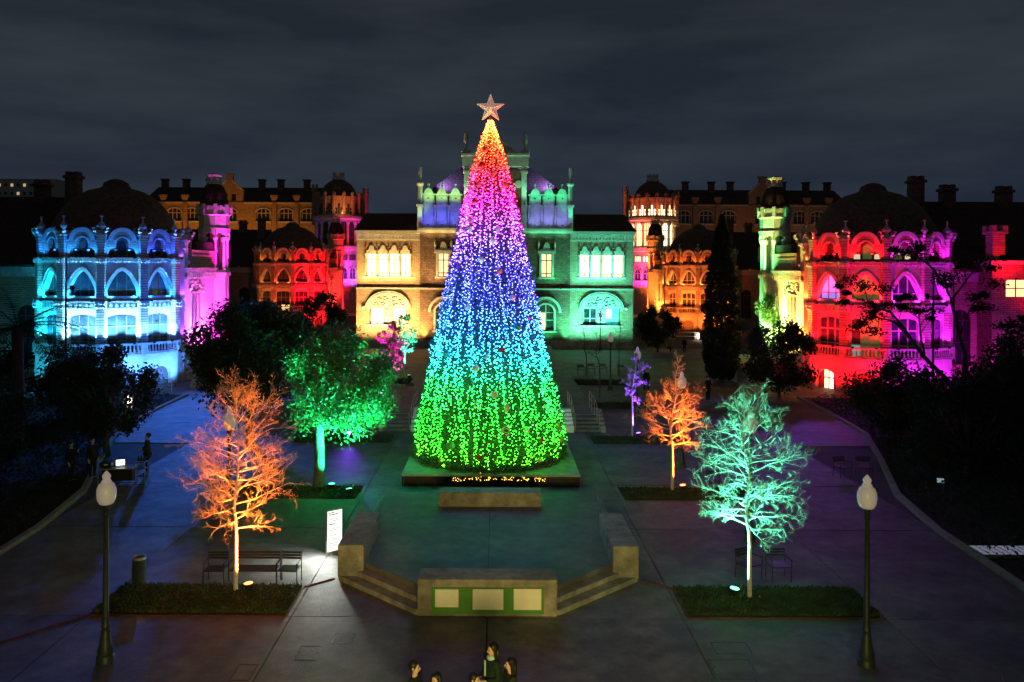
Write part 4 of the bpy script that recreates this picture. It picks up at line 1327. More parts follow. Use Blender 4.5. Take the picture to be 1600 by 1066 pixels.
# central block
mb = MB()
open_wall(mb, -8.8, 8.8, 6.75, 13.2, [(s * 6.05, .62, 8.05, lambda q: 10.8) for s in (-1, 1)], -.5, .2)
mb.build('central_wall', M_BRICKD, mn)
mb = MB()
open_wall(mb, -8.8, 8.8, -.05, 6.55, [(s * 6.0, .95, 1.8, arch_fn(s * 6.0, .95, 3.9, .95)) for s in (-1, 1)], -.5, .2)
mb.build('central_wall', M_BRICKD, mn)
MB().box(-8.8, 8.8, .35, 13, -.05, 13.2).build('central_core', mat('dim_interior', (0.09, 0.08, 0.07)), mn)
MB().box(-8.85, 8.85, -.68, .2, 6.551, 6.749).build('string_course', M_STONE, mn)
mb = MB().box(-9.0, 9.0, -.75, .3, 13.201, 13.45).box(-9.1, 9.1, -.95, .3, 13.451, 13.75)
mb.build('cornice', M_STONE, mn)
for s in (-1, 1):
    x = s * 6.05
    window_grid(mn, tr(x, 0), ('mwc',), [-.62, 0, .62], [8.06, 8.5, 10.0, 10.8], lambda q: 10.85, -.2, M_LIT, M_FRAME, .11)
    mb = MB().box(x - .95, x + .95, -.7, -.502, 7.85, 8.04).box(x - .85, x - .63, -.62, -.502, 8.04, 10.8).box(x + .63, x + .85, -.62, -.502, 8.04, 10.8)
    mb.box(x - 1.0, x + 1.0, -.72, -.502, 10.801, 11.15)
    mb.strip(csamp(x, .8, 40), lambda q: 11.151, lambda q: 11.2 + .22 * max(0, 1 - ((q - x) / .8) ** 2) ** .35 + (.75 * math.sqrt(max(0, 1 - ((q - x) / .38) ** 2)) if abs(q - x) < .38 else 0), -.66, -.502)
    for q in (-1, 1):
        mb.lathe([(.1, 10.8), (.06, 11.5), (.12, 11.7), (.12, 12.0), (0, 12.4)], 7, tr(x + q * .95, -.58))
    mb.build('window_surround', M_STONE, mn)
    xl = s * 6.0
    window_grid(mn, tr(xl, 0), ('mwd',), [-.95, 0, .95], [1.8, 3.0, 3.9, 4.85], lambda q: arch_fn(0, .95, 3.9, .95)(q) + .02, -.2, M_GLASSB if s < 0 else (lambda i, j: M_LIT if i == 0 and j < 2 else M_GLASSB), M_FRAMEL, .12)
    i, o = offs(arch_fn(xl, .95, 3.9, .95), xl, .95, .2, z_low=1.75)
    mb = MB().band(i, o, -.6, -.502)
    i, o = offs(arch_fn(xl, 1.5, 3.9, 1.6), xl, 1.5, .3)
    mb.band(i, o, -.85, -.503)
    mb.box(xl - 1.3, xl + 1.3, -.7, -.502, 1.58, 1.74)
    mb.build('window_surround', M_STONE, mn)
    # blind arcade above the cornice
    for q in range(3):
        x = s * (3.95 + .75 + q * 1.58)
        mb = MB().bbox(x - .7, x + .7, -.2, .25, 13.751, 17.6, .08)
        mb.box(x - .5, x + .5, -.26, -.2, 14.0, 17.2)
        mb.build('arcade_panel', M_STONE, mn)
        mb = MB().strip(csamp(x, .82, 40), lambda z: 17.601, lambda z: 17.72 + .12 * max(0, 1 - ((z - x) / .82) ** 2) ** .3 + (.62 * math.sqrt(max(0, 1 - ((z - x) / .5) ** 2)) if abs(z - x) < .5 else 0), -.32, .3)
        mb.lathe([(.09, 18.5), (.08, 18.75), (.2, 18.95), (.05, 19.1)], 8, tr(x, 0))
        mb.build('arcade_crest', M_STONE, mn)
    for q in range(4):
        x = s * (3.95 - .05 + q * 1.58)
        MB().lathe([(.15, 13.751), (.1, 13.95), (.1, 16.2), (.2, 16.4), (.2, 16.5)], 8).build('arcade_column', M_STONE, mn, M=tr(x, -.34))
    MB().box(s * 3.7 if s > 0 else -8.7, 8.7 if s > 0 else -3.7, .3, 1.0, 13.751, 17.7).build('attic_wall', M_BRICKD, mn)
    mb = MB().bbox(-.3, .3, -.3, .3, 13.751, 16.3, .05).bbox(-.42, .42, -.42, .42, 16.3, 16.55, .05).lathe([(.26, 16.55), (.26, 18.6), (.42, 18.9), (.42, 19.05), (.2, 19.2)], 10)
    mb.lathe([(.2, 19.2), (.12, 19.6), (.22, 20.3), (.16, 20.9), (0, 21.0)], 8)
    mb.build('corner_pinnacle', M_STONE, mn, M=tr(s * 8.8, -.45))
    # central gable piers
    mb = MB().bbox(s * 3.35 - .3, s * 3.35 + .3, -1.1, -.2, 13.75, 20.9, .05)
    mb.bbox(s * 3.35 - .42, s * 3.35 + .42, -1.2, -.1, 20.2, 20.5, .05)
    mb.build('gable_pier', M_STONE, mn)
    mb = MB().lathe([(.35, 22.45), (.55, 22.75), (.3, 22.9)], 10).lathe([(.18, 22.9), (.14, 23.4), (.3, 24.0), (.2, 24.8), (0, 25.2)], 8)
    mb.build('gable_finial', M_STONE, mn, M=tr(s * 3.45, -.65))
    MB().lathe([(0, 0), (.45, 0), (.45, .15), (0, .2)], 14, cap=False).build('roundel', M_STONE, mn, M=tr(s * 2.7, -.75, 18.9) @ Matrix.Rotation(R(90), 4, 'X'))
MB().box(-3.05, 3.05, -.72, 1.5, 13.75, 20.5).build('gable_wall', M_BRICKD, mn)
MB().box(-3.85, 3.85, -1.15, 1.5, 20.901, 22.2).box(-4.0, 4.0, -1.3, 1.6, 22.201, 22.45).build('gable_entablature', M_STONE, mn)
MB().front([(-2.6, 22.451), (2.6, 22.451), (0, 24.6)], -1.1, 1.4).build('gable', M_STONE, mn)
MB().add([(-8.6, 1.0, 17.7), (8.6, 1.0, 17.7), (8.6, 12, 17.7), (-8.6, 12, 17.7), (-2.2, 5, 23.2), (2.2, 5, 23.2)], [(0, 1, 5, 4), (2, 3, 4, 5), (0, 4, 3), (1, 2, 5), (0, 3, 2, 1)]).build(
    'hipped_roof', mat('slate_roof', (0.13, 0.11, 0.13), 0.6, 0.3, 5, .4, 10, brick=(.4, .3)), mn)
# low planting wall in front
MB().box(-17, -3.8, -4.0, -3.6, -.05, .9).build('garden_wall', M_POD, mn)
MB().box(3.8, 17, -4.0, -3.6, -.05, .9).build('garden_wall', M_POD, mn)
# lights of the main building
YL, TL = (1.0, 0.64, 0.23), (0.12, 1.0, 0.68)
for x, w in ((-15.4, 700), (-13.6, 900), (-11.6, 1000), (-9.6, 900)):
    flood(mn, (x, -2.8, .3), (x, 0, 6.5), YL, w, 125)
for x in (-15.2, -13.5, -11.8, -10.0):
    flood(mn, (x, -1.3, 7.0), (x, .1, 11.8), (1.0, .64, .2), 190, 140)
for x, w in ((15.6, 200), (13.6, 420), (11.6, 1000), (9.6, 900)):
    flood(mn, (x, -2.8, .3), (x, 0, 6.5), TL, w, 125)
for x, w in ((15.2, 60), (13.5, 150), (11.8, 180), (10.0, 150)):
    flood(mn, (x, -1.3, 7.0), (x, .1, 11.8), TL, w, 140)
flood(mn, (-8.3, -1.0, .3), (-8.2, -.5, 5), (1, .75, .15), 600, 60)
flood(mn, (8.3, -1.0, .3), (8.2, -.5, 5), (.04, 1, .25), 600, 60)
for s, c in ((-1, (1, .62, .25)), (1, (.05, 1, .35))):
    flood(mn, (s * 6.0, -2.2, .3), (s * 6.0, -.5, 5), c, 230, 120)
    flood(mn, (s * 7.6, -1.9, 6.9), (s * 6.4, -.5, 10.5), c, 110, 120)
    for q in (4.6, 6.2, 7.8):
        flood(mn, (s * q, -1.25, 12.6), (s * q, -.7, 13.6), (1, .8, .3) if s < 0 else (.1, 1, .5), 14, 150)
        flood(mn, (s * q, -1.5, 14.2), (s * q, -.2, 16), (.10, .12, 1) if s < 0 else (.18, .22, .8), 42, 150)
        flood(mn, (s * q, -1.3, 17.3), (s * q, -.1, 18.2), (.45, 1, .2) if s < 0 else (.03, 1, .35), 22, 150)
    flood(mn, (s * 3.4, -2.6, 16.6), (s * 3.2, -1.0, 21.5), (.25, 1, .55), 90, 120)
    flood(mn, (s * 8.8, -1.6, 14.4), (s * 8.8, -.4, 18.5), (.4, 1, .3) if s < 0 else (.03, 1, .4), 45, 90)
    flood(mn, (s * 6.6, .8, 19.0), (s * 4.6, 3.5, 20), (.45, .25, .8), 240, 150)

# ================================================================== ROTUNDAS
def rotunda(label, x, y, s, litw):
    t = thing('rotunda', label, 'building', (x, y, 0), 0, 'tall domed rotundas')
    r = 3.95
    MB().lathe([(r, -.05), (r, 12.0)], 24).build('lower_drum', M_STONE, t)
    MB().lathe([(r + .05, 12.0), (r + .25, 12.1), (r + .3, 12.7), (r + .1, 12.9)], 24).build('string_course', M_STONE, t)
    MB().lathe([(r - .7, 12.9), (r - .7, 17.0)], 24).build('gallery_core', M_BRICKD, t)
    MB().lathe([(r + .05, 16.9), (r + .1, 17.2), (r + .45, 17.4), (r + .45, 17.8), (r, 17.9)], 24).build('cornice', M_STONE, t)
    MB().lathe([(r - .1, 17.9), (r - .1, 20.4)], 24).build('parapet_drum', M_BRICK, t)
    for k in range(-4, 5):
        a = R(24 * k)
        M = rz(a) @ tr(0, -r)
        MB().lathe([(.3, 12.9), (.22, 13.1), (.2, 16.3), (.36, 16.7), (.36, 16.9)], 8).build('gallery_column', M_STONE, t, M=rz(a + R(12)) @ tr(0, -r + .2))
        window_grid(t, M, ('rtw',), lin(-.62, .62, 3), [12.95, 14.2, 15.6, 16.88], lambda q: 16.9, .45, M_LITW if litw and k != -1 else (M_LIT if litw else M_GLASSB), M_FRAME, .1)
        for xo in (-.45, 0, .45):
            tall = 19.9 if xo == 0 else 19.2
            window_grid(t, rz(a + R(12)) @ tr(0, -r + .05) @ tr(xo, 0), ('rtp', tall), [-.17, .17], [18.15, tall], lambda q: tall + .0, -.0, M_LITW if litw else M_GLASS, M_FRAME, .05)
        MB().box(-.52, .52, .0, .3, 20.401, 21.2).build('merlon', M_BRICK, t, M=rz(a + R(12)) @ tr(0, -r + .05))
        mb = MB().bbox(-.22, .22, -.25, .2, 17.91, 20.9, .04).bbox(-.36, .36, -.36, .3, 20.9, 21.2, .04).lathe([(.2, 21.2), (.34, 21.5), (.3, 21.8), (0, 22.1)], 8)
        mb.bbox(-.36, .36, -.36, .2, 18.6, 18.85, .04)
        mb.build('pinnacle', M_BRICK, t, M=M)
        i, o = offs(arch_fn(0, .6, 8.3, .75), 0, .6, .14, z_low=7.2)
        MB().band(i, o, -.1, .12).build('window_arch', M_STONE, t, M=M)
        window_grid(t, M, ('rtl',), lin(-.6, .6, 2), [7.2, 8.3, 9.05], lambda q: arch_fn(0, .6, 8.3, .75)(q) + .02, -.01, M_GLASSB, M_FRAMEL, .08)
        for xo in (-.45, 0, .45):
            window_grid(t, M @ tr(xo, 0), ('rts',), [-.16, .16], [10.3, 11.2], lambda q: 11.2, -.01, M_LITW if litw else M_FRAME, M_FRAME, .05)
        MB().lathe([(.22, 3.0), (.18, 6.4), (.3, 6.8)], 8).build('lower_column', M_STONE, t, M=rz(a + R(12)) @ tr(0, -r - .1))
    MB().lathe([(r + .1, 6.8), (r + .3, 6.9), (r + .3, 7.1), (r, 7.15)], 24).build('lower_cornice', M_STONE, t)
    MB().lathe([(3.25, 20.4), (3.2, 21.3), (2.9, 22.4), (2.3, 23.3), (1.5, 23.95), (.9, 24.2)], 24).build('dome', M_DOME, t, True)
    mb = MB().lathe([(1.1, 24.2), (1.15, 24.5), (.95, 24.6), (.95, 25.0)], 12)
    for k in range(8):
        mb.bbox(-.17, .17, -.1, .1, 25.0, 25.5, .03, rz(R(45 * k)) @ tr(0, -.92))
    mb.build('dome_crown', M_STONE, t)
    for sx_, h, w in ((-1, 24.0, .42), (1, 23.4, .42)):
        mb = MB().bbox(-w, w, -w, w, 16.5, h - 1.6, .06).bbox(-w - .14, w + .14, -w - .14, w + .14, h - 1.6, h - 1.3, .05)
        for k in range(4):
            mb.bbox(-.12, .12, -.12, .12, h - 1.3, h - .4, .02, rz(R(90 * k + 45)) @ tr(0, -.45))
        mb.build('turret', M_BRICK, t, M=tr(sx_ * 4.45, 1.5))
    return t
rl = rotunda('tall domed rotunda with dark gallery and violet lower wall, left of the main building', -27.3, 140, -1, False)
rr_ = rotunda('tall domed rotunda with glowing gallery windows and pink lower wall', 27.2, 140, 1, True)
for k, c, w in ((0, (.45, .04, 1), 420), (1, (.45, .04, 1), 620), (2, (.5, .1, 1), 500)):
    a = R(24 * k)
    flood(rl, (6.2 * math.sin(a), -6.2 * math.cos(a), 5.0), (3.9 * math.sin(a), -3.9 * math.cos(a), 10), c, w, 100)
for k, w in ((-2, 450), (-1, 620), (0, 620), (1, 420)):
    a = R(24 * k)
    flood(rr_, (6.2 * math.sin(a), -6.2 * math.cos(a), 5.0), (3.9 * math.sin(a), -3.9 * math.cos(a), 10), (1, .015, .45), w, 100)
for k in (-2, 0, 2):
    a = R(24 * k)
    flood(rl, (5.2 * math.sin(a), -5.2 * math.cos(a), 13.2), (3.5 * math.sin(a), -3.5 * math.cos(a), 18), (.5, .1, 1) if k else (.6, .3, .3), 14, 120)
    flood(rr_, (5.2 * math.sin(a), -5.2 * math.cos(a), 18.1), (3.5 * math.sin(a), -3.5 * math.cos(a), 21), (1, .2, .1), 90, 120)
    flood(rr_, (5.3 * math.sin(a), -5.3 * math.cos(a), 13.2), (3.7 * math.sin(a), -3.7 * math.cos(a), 17), (1, .35, .08), 70, 120)
flood(rl, (2, -6.0, 18.4), (0, 0, 22.5), (1, .35, .1), 120, 120)

# ================================================================== LONG BUILDINGS AT THE BACK
def convent(label, s, col, pw):
    t = thing('long_building', label, 'building', (s * 54, 165, 0), 0, 'long buildings behind the pavilions', s)
    x0, x1 = -17.5, 18
    bays = [(-15.6, 0), (-11.0, 0), (-6.4, 0), (8.2, 0), (11.8, 0), (16.2, 0)]
    mb = MB()
    open_wall(mb, x0, x1, -.05, 22, [(x, 1.45, 18.4, arch_fn(x, 1.45, 20.1, .9)) for x, _ in bays] + [(0.4, 1.3, 18.4, arch_fn(.4, 1.3, 20.1, .9))], 0, .6)
    mb.build('wall', M_BRICK, t)
    MB().box(x0, x1, .8, 14, -.05, 22).build('core', mat('dim_interior', (0.09, 0.08, 0.07)), t)
    for x in [b[0] for b in bays] + [.4]:
        i, o = offs(arch_fn(x, 1.45, 20.1, .9), x, 1.45, .22)
        MB().band(i, o, -.14, -.002).build('window_arch', M_STONE, t)
        window_grid(t, tr(x, 0), ('cvw',), lin(-1.3, 1.3, 3), [18.4, 20.1, 21.0], lambda q: arch_fn(0, 1.45, 20.1, .9)(q) + .02, .3, M_GLASS, M_FRAMEL, .16)
        MB().box(x - 1.6, x + 1.6, -.2, .5, 18.1, 18.39).build('window_sill', M_STONE, t)
        # tall windows of the storey below
        window_grid(t, tr(x, 0), ('cvl',), lin(-1.0, 1.0, 2), [12.6, 14.6, 16.4], lambda q: 16.4, -.02, M_GLASS, M_FRAMEL, .14)
    for x in (-13.3, -8.7, 9.5, 14.0):
        mb = MB().bbox(x - .45, x + .45, -.4, .2, 15, 22.6, .05).bbox(x - .75, x + .75, -.6, .3, 23.5, 23.8, .05)
        mb.add([(x - .45, -.4, 22.6), (x + .45, -.4, 22.6), (x + .45, .2, 22.6), (x - .45, .2, 22.6), (x - .75, -.6, 23.5), (x + .75, -.6, 23.5), (x + .75, .3, 23.5), (x - .75, .3, 23.5)],
               [(0, 1, 5, 4), (1, 2, 6, 5), (2, 3, 7, 6), (3, 0, 4, 7), (4, 5, 6, 7)])
        mb.build('pilaster', M_BRICK, t)
    MB().box(x0 - .3, x1, -.3, .6, 22.0, 22.3).build('eaves', M_STONE, t)
    MB().front([(-.6, 22.301), (14.6, 22.301), (7, 26.0)], -x1, -x0 + .3, rz(R(90))).build('roof', M_ROOF, t)
    # stepped gable
    mb = MB()
    open_wall(mb, -2.4, 3.2, 22.0, 24.2, [(-.45, .5, 22.5, lambda q: 24.0), (1.25, .5, 22.5, lambda q: 24.0)], -.5, .2)
    mb.front([(-2.4, 24.2), (3.2, 24.2), (3.2, 24.5), (.9, 26.6), (-.1, 26.6), (-2.4, 24.5)], -.5, .2)
    mb.bbox(-.25, 1.05, -.5, .3, 26.6, 27.8, .05)
    mb.bbox(-.45, 1.25, -.6, .4, 27.8, 28.1, .05)
    mb.build('gable', M_BRICK, t)
    mb = MB().band([(-2.4, 24.5), (-.1, 26.6)], [(-2.4, 24.8), (-.1, 26.9)], -.6, .25).band([(3.2, 24.5), (.9, 26.6)], [(3.2, 24.8), (.9, 26.9)], -.6, .25)
    mb.build('gable_coping', M_STONE, t)
    for x in (-.45, 1.25):
        window_grid(t, tr(x, 0), ('cvg',), [-.5, .5], [22.5, 24.0], lambda q: 24.0, -.2, M_GLASS, M_FRAMEL, .14)
    for x in (-14, -8.5, -4.5, 6.5, 11.5, 16):
        MB().bbox(x - .6, x + .6, 5, 6.2, 24, 27.3, .05).bbox(x - .8, x + .8, 4.9, 6.3, 27.3, 27.6, .05).build('chimney', M_BRICKD, t)
    for x in (-12, -3, 5, 13):
        flood(t, (x, -7, 9), (x, 0, 19), col, pw, 120)
    return t
convent('long amber-lit building with chimneys and a stepped gable, behind the blue pavilion', -1, (1.0, .36, .04), 560)
convent('long unlit building with chimneys behind the cypress and the red pavilion', 1, (1.0, .42, .15), 110)

# distant apartment block, upper left
ap = thing('apartment_block', 'distant flats with a few lit windows at the upper left skyline', 'building', (-146, 250, 0))
MB().box(-9, 9, 0, 12, -.05, 36).box(-16, -9.02, 3, 14, -.05, 32).build('wall', M_PLASTER, ap)
r_ = random.Random(4)
for i in range(9):
    for j in range(4):
        l = r_.random() < .3
        MB().bbox(-8.5 + 1.95 * i, -7.7 + 1.95 * i, -.06, -.005, 25.8 + 2.6 * j, 26.7 + 2.6 * j, .01).build('window', mat('far_window', (.6, .5, .4), .5, .05, emit=(1, .62, .35), es=.55) if l else M_GLASS, ap)
# bright roof lights just behind the main roof

# ================================================================== TREES
def seg_mesh(name, segs, sides):
    """tapered open tubes for a list of (p0, p1, r0, r1)"""
    P0 = np.array([s[0] for s in segs]); P1 = np.array([s[1] for s in segs])
    r0 = np.array([s[2] for s in segs]); r1 = np.array([s[3] for s in segs])
    d = P1 - P0
    d /= np.maximum(np.linalg.norm(d, axis=1), 1e-6)[:, None]
    up = np.where(np.abs(d[:, 2:3]) > 0.9, np.array([[1., 0, 0]]), np.array([[0, 0, 1.]]))
    a = np.cross(d, up)
    a /= np.linalg.norm(a, axis=1)[:, None]
    b = np.cross(d, a)
    n = len(segs)
    v = np.zeros((n, 2, sides, 3))
    for k in range(sides):
        t = 2 * PI * k / sides
        o = a * math.cos(t) + b * math.sin(t)
        v[:, 0, k] = P0 + o * r0[:, None]
        v[:, 1, k] = P1 + o * r1[:, None]
    base = (np.arange(n) * 2 * sides)[:, None]
    f = []
    for k in range(sides):
        k2 = (k + 1) % sides
        f.append(np.concatenate([base + k, base + k2, base + sides + k2, base + sides + k], 1))
    me = npmesh(name, v.reshape(-1, 3), np.concatenate(f, 0))
    return me

def bare_tree(name, label, loc, H, z0, spread, seed, env, nl=30, m=M_BARK, group='uplit bare trees along the square', lean=0.0, twig=1.0, leaves=0, leafm=None, lsize=.05, upness=0.15):
    """young deciduous tree: straight leader, curved laterals, two orders of twigs. env(u) = crown half-width at relative height u"""
    rs = random.Random(seed)
    t = thing(name, label, 'tree', loc, 0, group)
    lead = [Vector((0, 0, -.05))]
    nseg = 14
    for i in range(1, nseg + 1):
        z = H * i / nseg
        w = 0.0 if z < z0 else 0.06
        lead.append(Vector((lead[-1].x + rs.gauss(0, w) + lean / nseg, lead[-1].y + rs.gauss(0, w), z)))
    rt = 0.035 + H * 0.006
    rad = [rt * (1 - .88 * (i / nseg)) for i in range(nseg + 1)]
    k0 = next(i for i, p in enumerate(lead) if p.z >= z0) + 1
    MB().tube(lead[:k0 + 1], rad[:k0 + 1], 9).build('trunk', m, t, True)
    big, small = [], []
    for i in range(k0, nseg):
        big.append((lead[i], lead[i + 1], rad[i], rad[i + 1]))
    tips = []
    def at(z):
        z = min(z, H * .999)
        i = int(z / H * nseg)
        u = z / H * nseg - i
        return lead[i].lerp(lead[i + 1], u), rad[i] * (1 - u) + rad[i + 1] * u
    def grow(p, d, L, r, order):
        n = 5 if order == 0 else 4 if order == 1 else 3
        pts = [p.copy()]
        q = p.copy()
        dd = d.copy()
        for i in range(n):
            dd = (dd + Vector((rs.gauss(0, .16), rs.gauss(0, .16), rs.gauss(.02 if order else .05, .15)))).normalized()
            q = q + dd * (L / n)
            pts.append(q.copy())
            (big if order == 0 else small).append((pts[-2], pts[-1], r * (1 - .8 * i / n), r * (1 - .8 * (i + 1) / n)))
        if order < 3:
            nc = {0: 8, 1: 5, 2: 4}[order]
            for c in range(int(nc * (twig if order else 1))):
                u = (0.22 + .78 * (c + rs.random()) / nc) * n
                i = min(int(u), n - 1)
                b = pts[i].lerp(pts[i + 1], u - i)
                ax = (pts[i + 1] - pts[i]).normalized()
                side = ax.cross(Vector((rs.gauss(0, 1), rs.gauss(0, 1), rs.gauss(0, 1)))).normalized()
                nd = (ax * .72 + side * .75 + Vector((0, 0, .14))).normalized()
                grow(b, nd, L * rs.uniform(.3, .58) * (1.05 - .35 * u / n), max(r * .5 * (1 - .5 * u / n), .0043), order + 1)
        else:
            tips.append(pts[-1])
        if order == 2:
            tips.append(pts[-1])
    for j in range(nl):
        u = (j + rs.random() * .8) / nl
        z = z0 + (H - z0) * (u ** .95) * .97
        p, r = at(z)
        a = j * 2.4 + rs.gauss(0, .3)
        Lr = env(u) * rs.uniform(.75, 1.12)
        el = upness + .75 * u * u + rs.gauss(0, .12)
        grow(p, Vector((math.cos(a) * math.cos(el), math.sin(a) * math.cos(el), math.sin(el))), Lr / max(.45, math.cos(el)) * .82, max(.012, r * .6), 0)
    v = []
    cm1 = seg_mesh('crown', big, 6)
    cm2 = seg_mesh('twigs', small, 3)
    c = link('crown', cm1, m, t)
    link('twigs', cm2, m, c)
    if leaves:
        tp = np.array([p[:] for p in tips])
        def smp(r_, n):
            return tp[r_.randint(0, len(tp), n)] + r_.normal(0, .05, (n, 3))
        scatter_leaves('leaves', leaves, smp, lsize, leafm, c, seed)
    return t

def uplight(label, loc, target, col, watts, size=75, es=6.0, group='ground spotlights under the trees', aim2=None):
    """ground spotlight: housing, bracket, glowing lens"""
    t = thing('ground_spotlight', label, 'spotlight', loc, 0, group)
    d = (Vector(target) - Vector(loc) - Vector((0, 0, .2))).normalized()
    q = d.to_track_quat('Z', 'Y').to_matrix().to_4x4()
    Mh = tr(0, 0, .2) @ q
    MB().lathe([(.06, -.16), (.1, -.12), (.13, .02), (.135, .06)], 12, Mh).build('housing', M_BLACK, t)
    MB().box(-.15, -.13, -.02, .02, 0, .22).box(.13, .15, -.02, .02, 0, .22).box(-.16, .16, -.06, .06, 0, .02).build('bracket', M_BLACK, t)
    me = mat('lens_%s' % '_'.join('%02d' % int(99 * c) for c in col), (.8, .8, .8), .3, .02, emit=tuple(.035 + .965 * c for c in col), es=es)
    MB().lathe([(.122, .062), (.122, .07), (.05, .085), (0, .088)], 12, Mh).build('lens', me, t)
    p = Vector((0, 0, .2)) + d * .16
    lamp('spotlight_beam', 'SPOT', p, col, watts, t, p + d, size, .7, .06)
    if aim2:
        q2 = Vector(aim2[0]) - Vector(loc)
        lamp('spotlight_beam', 'SPOT', p, col, aim2[1], t, q2, aim2[2], 1.0, .06)
    return t

ORA, TEA, VIO = (1.0, .085, .005), (.008, 1.0, .45), (.20, .05, 1.0)
def env_round(w):
    return lambda u: w * (.35 + .65 * math.sin(PI * min(1, .18 + u * .8)) ** .8) * (1 if u < .75 else 1 - (u - .75) * 2.6)
g1 = gp(371, 925)
bare_tree('bare_tree', 'bare tree glowing orange behind the bench at the left', g1, 5.55, 1.75, 1.5, 4, env_round(2.05), 46)
uplight('orange spotlight on the grass under the left orange tree', gp(391, 926), (g1[0] + .05, g1[1], 4.2), (1.0, .16, .02), 1300, 100, aim2=((g1[0], g1[1], 5.2), 4600, 48))
g2 = gp(1174, 937)
bare_tree('bare_tree', 'bare tree glowing turquoise beside two chairs at the right', g2, 5.35, 1.9, 1.5, 8, env_round(1.85), 42)
uplight('turquoise spotlight on the grass under the right turquoise tree', gp(1150, 934), (g2[0] + .1, g2[1] + .05, 4.2), (.08, 1, .56), 1100, 100, aim2=((g2[0] + .1, g2[1], 5.2), 4600, 50))
g3 = gp(1052, 768)
bare_tree('bare_tree', 'round-crowned bare tree glowing orange, right of the lit conifer', g3, 5.5, 1.85, 1.4, 12, lambda u: 1.8 * max(.12, math.sin(PI * min(1, .3 + u * 1.0))) if u < .62 else .42 - .3 * (u - .62), 42)
uplight('orange spotlight beneath the round orange tree', gp(1069, 768), (g3[0], g3[1], 3.2), (1.0, .14, .015), 1500, 100, aim2=((g3[0], g3[1], 4.6), 5000, 55))
g4 = gp(989, 684)
bare_tree('bare_tree', 'slim sapling glowing violet with a few curled leaves, near the stairs', g4, 4.5, 1.9, .7, 15, lambda u: .75 * math.sin(PI * min(1, .25 + u * .7)), 14, twig=.6, leaves=500, leafm=M_LEAFP, lsize=.07)
uplight('violet spotlight beneath the slim violet sapling', gp(999, 684), (g4[0], g4[1], 3.0), VIO, 2400, 70)
g5 = gp(612, 628)
bare_tree('bare_tree', 'small tree glowing magenta left of the conifer', g5, 5.3, 2.3, 1.0, 18, lambda u: 1.15 * math.sin(PI * min(1, .2 + u * .75)), 18, twig=.8, leaves=2600, leafm=M_LEAFP, lsize=.085)
uplight('violet spotlight under the magenta tree', gp(597, 619), (g5[0], g5[1], 3.6), (.95, .02, .6), 6000, 70)
g6 = gp(633, 590)
bare_tree('bare_tree', 'small tree glowing pale turquoise in front of the yellow wing', g6, 5.0, 2.1, 1.0, 19, lambda u: 1.3 * math.sin(PI * min(1, .2 + u * .75)), 22, twig=.9, leaves=1500, leafm=M_LEAFP, lsize=.075)
uplight('assumed turquoise spotlight under the pale turquoise tree', (g6[0] + .5, g6[1] - 1.0, .06), (g6[0], g6[1], 3.6), (.03, 1, .5), 5000, 70)  # fixture assumed from the glow of the tree
for (px, py, h, sd, lb) in ((938, 622, 5.2, 31, 'unlit bare sapling behind the railing right of the conifer'), (917, 588, 5.0, 33, 'unlit bare sapling in front of the teal wing'), (968, 586, 4.6, 35, 'dark bare sapling beside the far lamp post')):
    gg = gp(px, py)
    bare_tree('bare_tree', lb, gg, h, 1.9, 1.0, sd, lambda u: 1.1 * math.sin(PI * min(1, .2 + u * .75)), 16, M_BARKD, twig=.7)
uplight('violet spotlight beside the green leafy tree', gp(546, 683), gp(540, 640, 2.5), VIO, 260, 60)

def leafy_tree(name, label, loc, H, cz, rx, rzv, n, lsize, m, seed, trunk_r=.16, lumps=26, group='dark leafy trees around the square', bark=M_BARKD, gaps=.5, off=(0, 0)):
    """trunk with limbs and a crown of leaf faces gathered in uneven clumps"""
    t = thing(name, label, 'tree', loc, 0, group)
    rs = random.Random(seed)
    r2 = np.random.RandomState(seed)
    cl = []
    for i in range(lumps):
        while True:
            p = Vector((rs.uniform(-1, 1), rs.uniform(-1, 1), rs.uniform(-1, 1)))
            if .25 < p.length < 1:
                break
        p = p.normalized() * (p.length ** .5) * .82
        cl.append((Vector((p.x * rx + off[0], p.y * rx + off[1], cz + p.z * rzv)), rs.uniform(.18, .36) * rx))
    segs = []
    base = Vector((0, 0, -.05))
    fork = Vector((rs.gauss(0, .1), rs.gauss(0, .1), max(.8, cz - rzv * .75)))
    MB().tube([base, base.lerp(fork, .5) + Vector((rs.gauss(0, .05), 0, 0)), fork], [trunk_r * 1.25, trunk_r, trunk_r * .85], 10).build('trunk', bark, t, True)
    for c, r in cl:
        mid = fork.lerp(c, .5) + Vector((rs.gauss(0, .12), rs.gauss(0, .12), .12)) * rx * .4
        segs.append((fork, mid, trunk_r * .42, trunk_r * .25))
        segs.append((mid, c, trunk_r * .25, trunk_r * .08))
        for q in range(5):
            e = c + Vector((rs.gauss(0, 1), rs.gauss(0, 1), rs.gauss(0, 1))) * r * .7
            segs.append((c, e, trunk_r * .09, .008))
    link('limbs', seg_mesh('limbs', segs, 5), bark, t)
    C = np.array([c[:] for c, r in cl]); RR = np.array([r for c, r in cl])
    def smp(r_, n):
        i = r_.randint(0, len(C), n)
        d = r_.normal(size=(n, 3))
        d /= np.linalg.norm(d, axis=1)[:, None]
        rad = r_.uniform(.2, 1.0, n) ** .6 * r_.choice([.8, 1.0, 1.25], n)
        return C[i] + d * (rad * RR[i])[:, None]
    scatter_leaves('crown', n, smp, lsize, m, t, seed + 1)
    return t

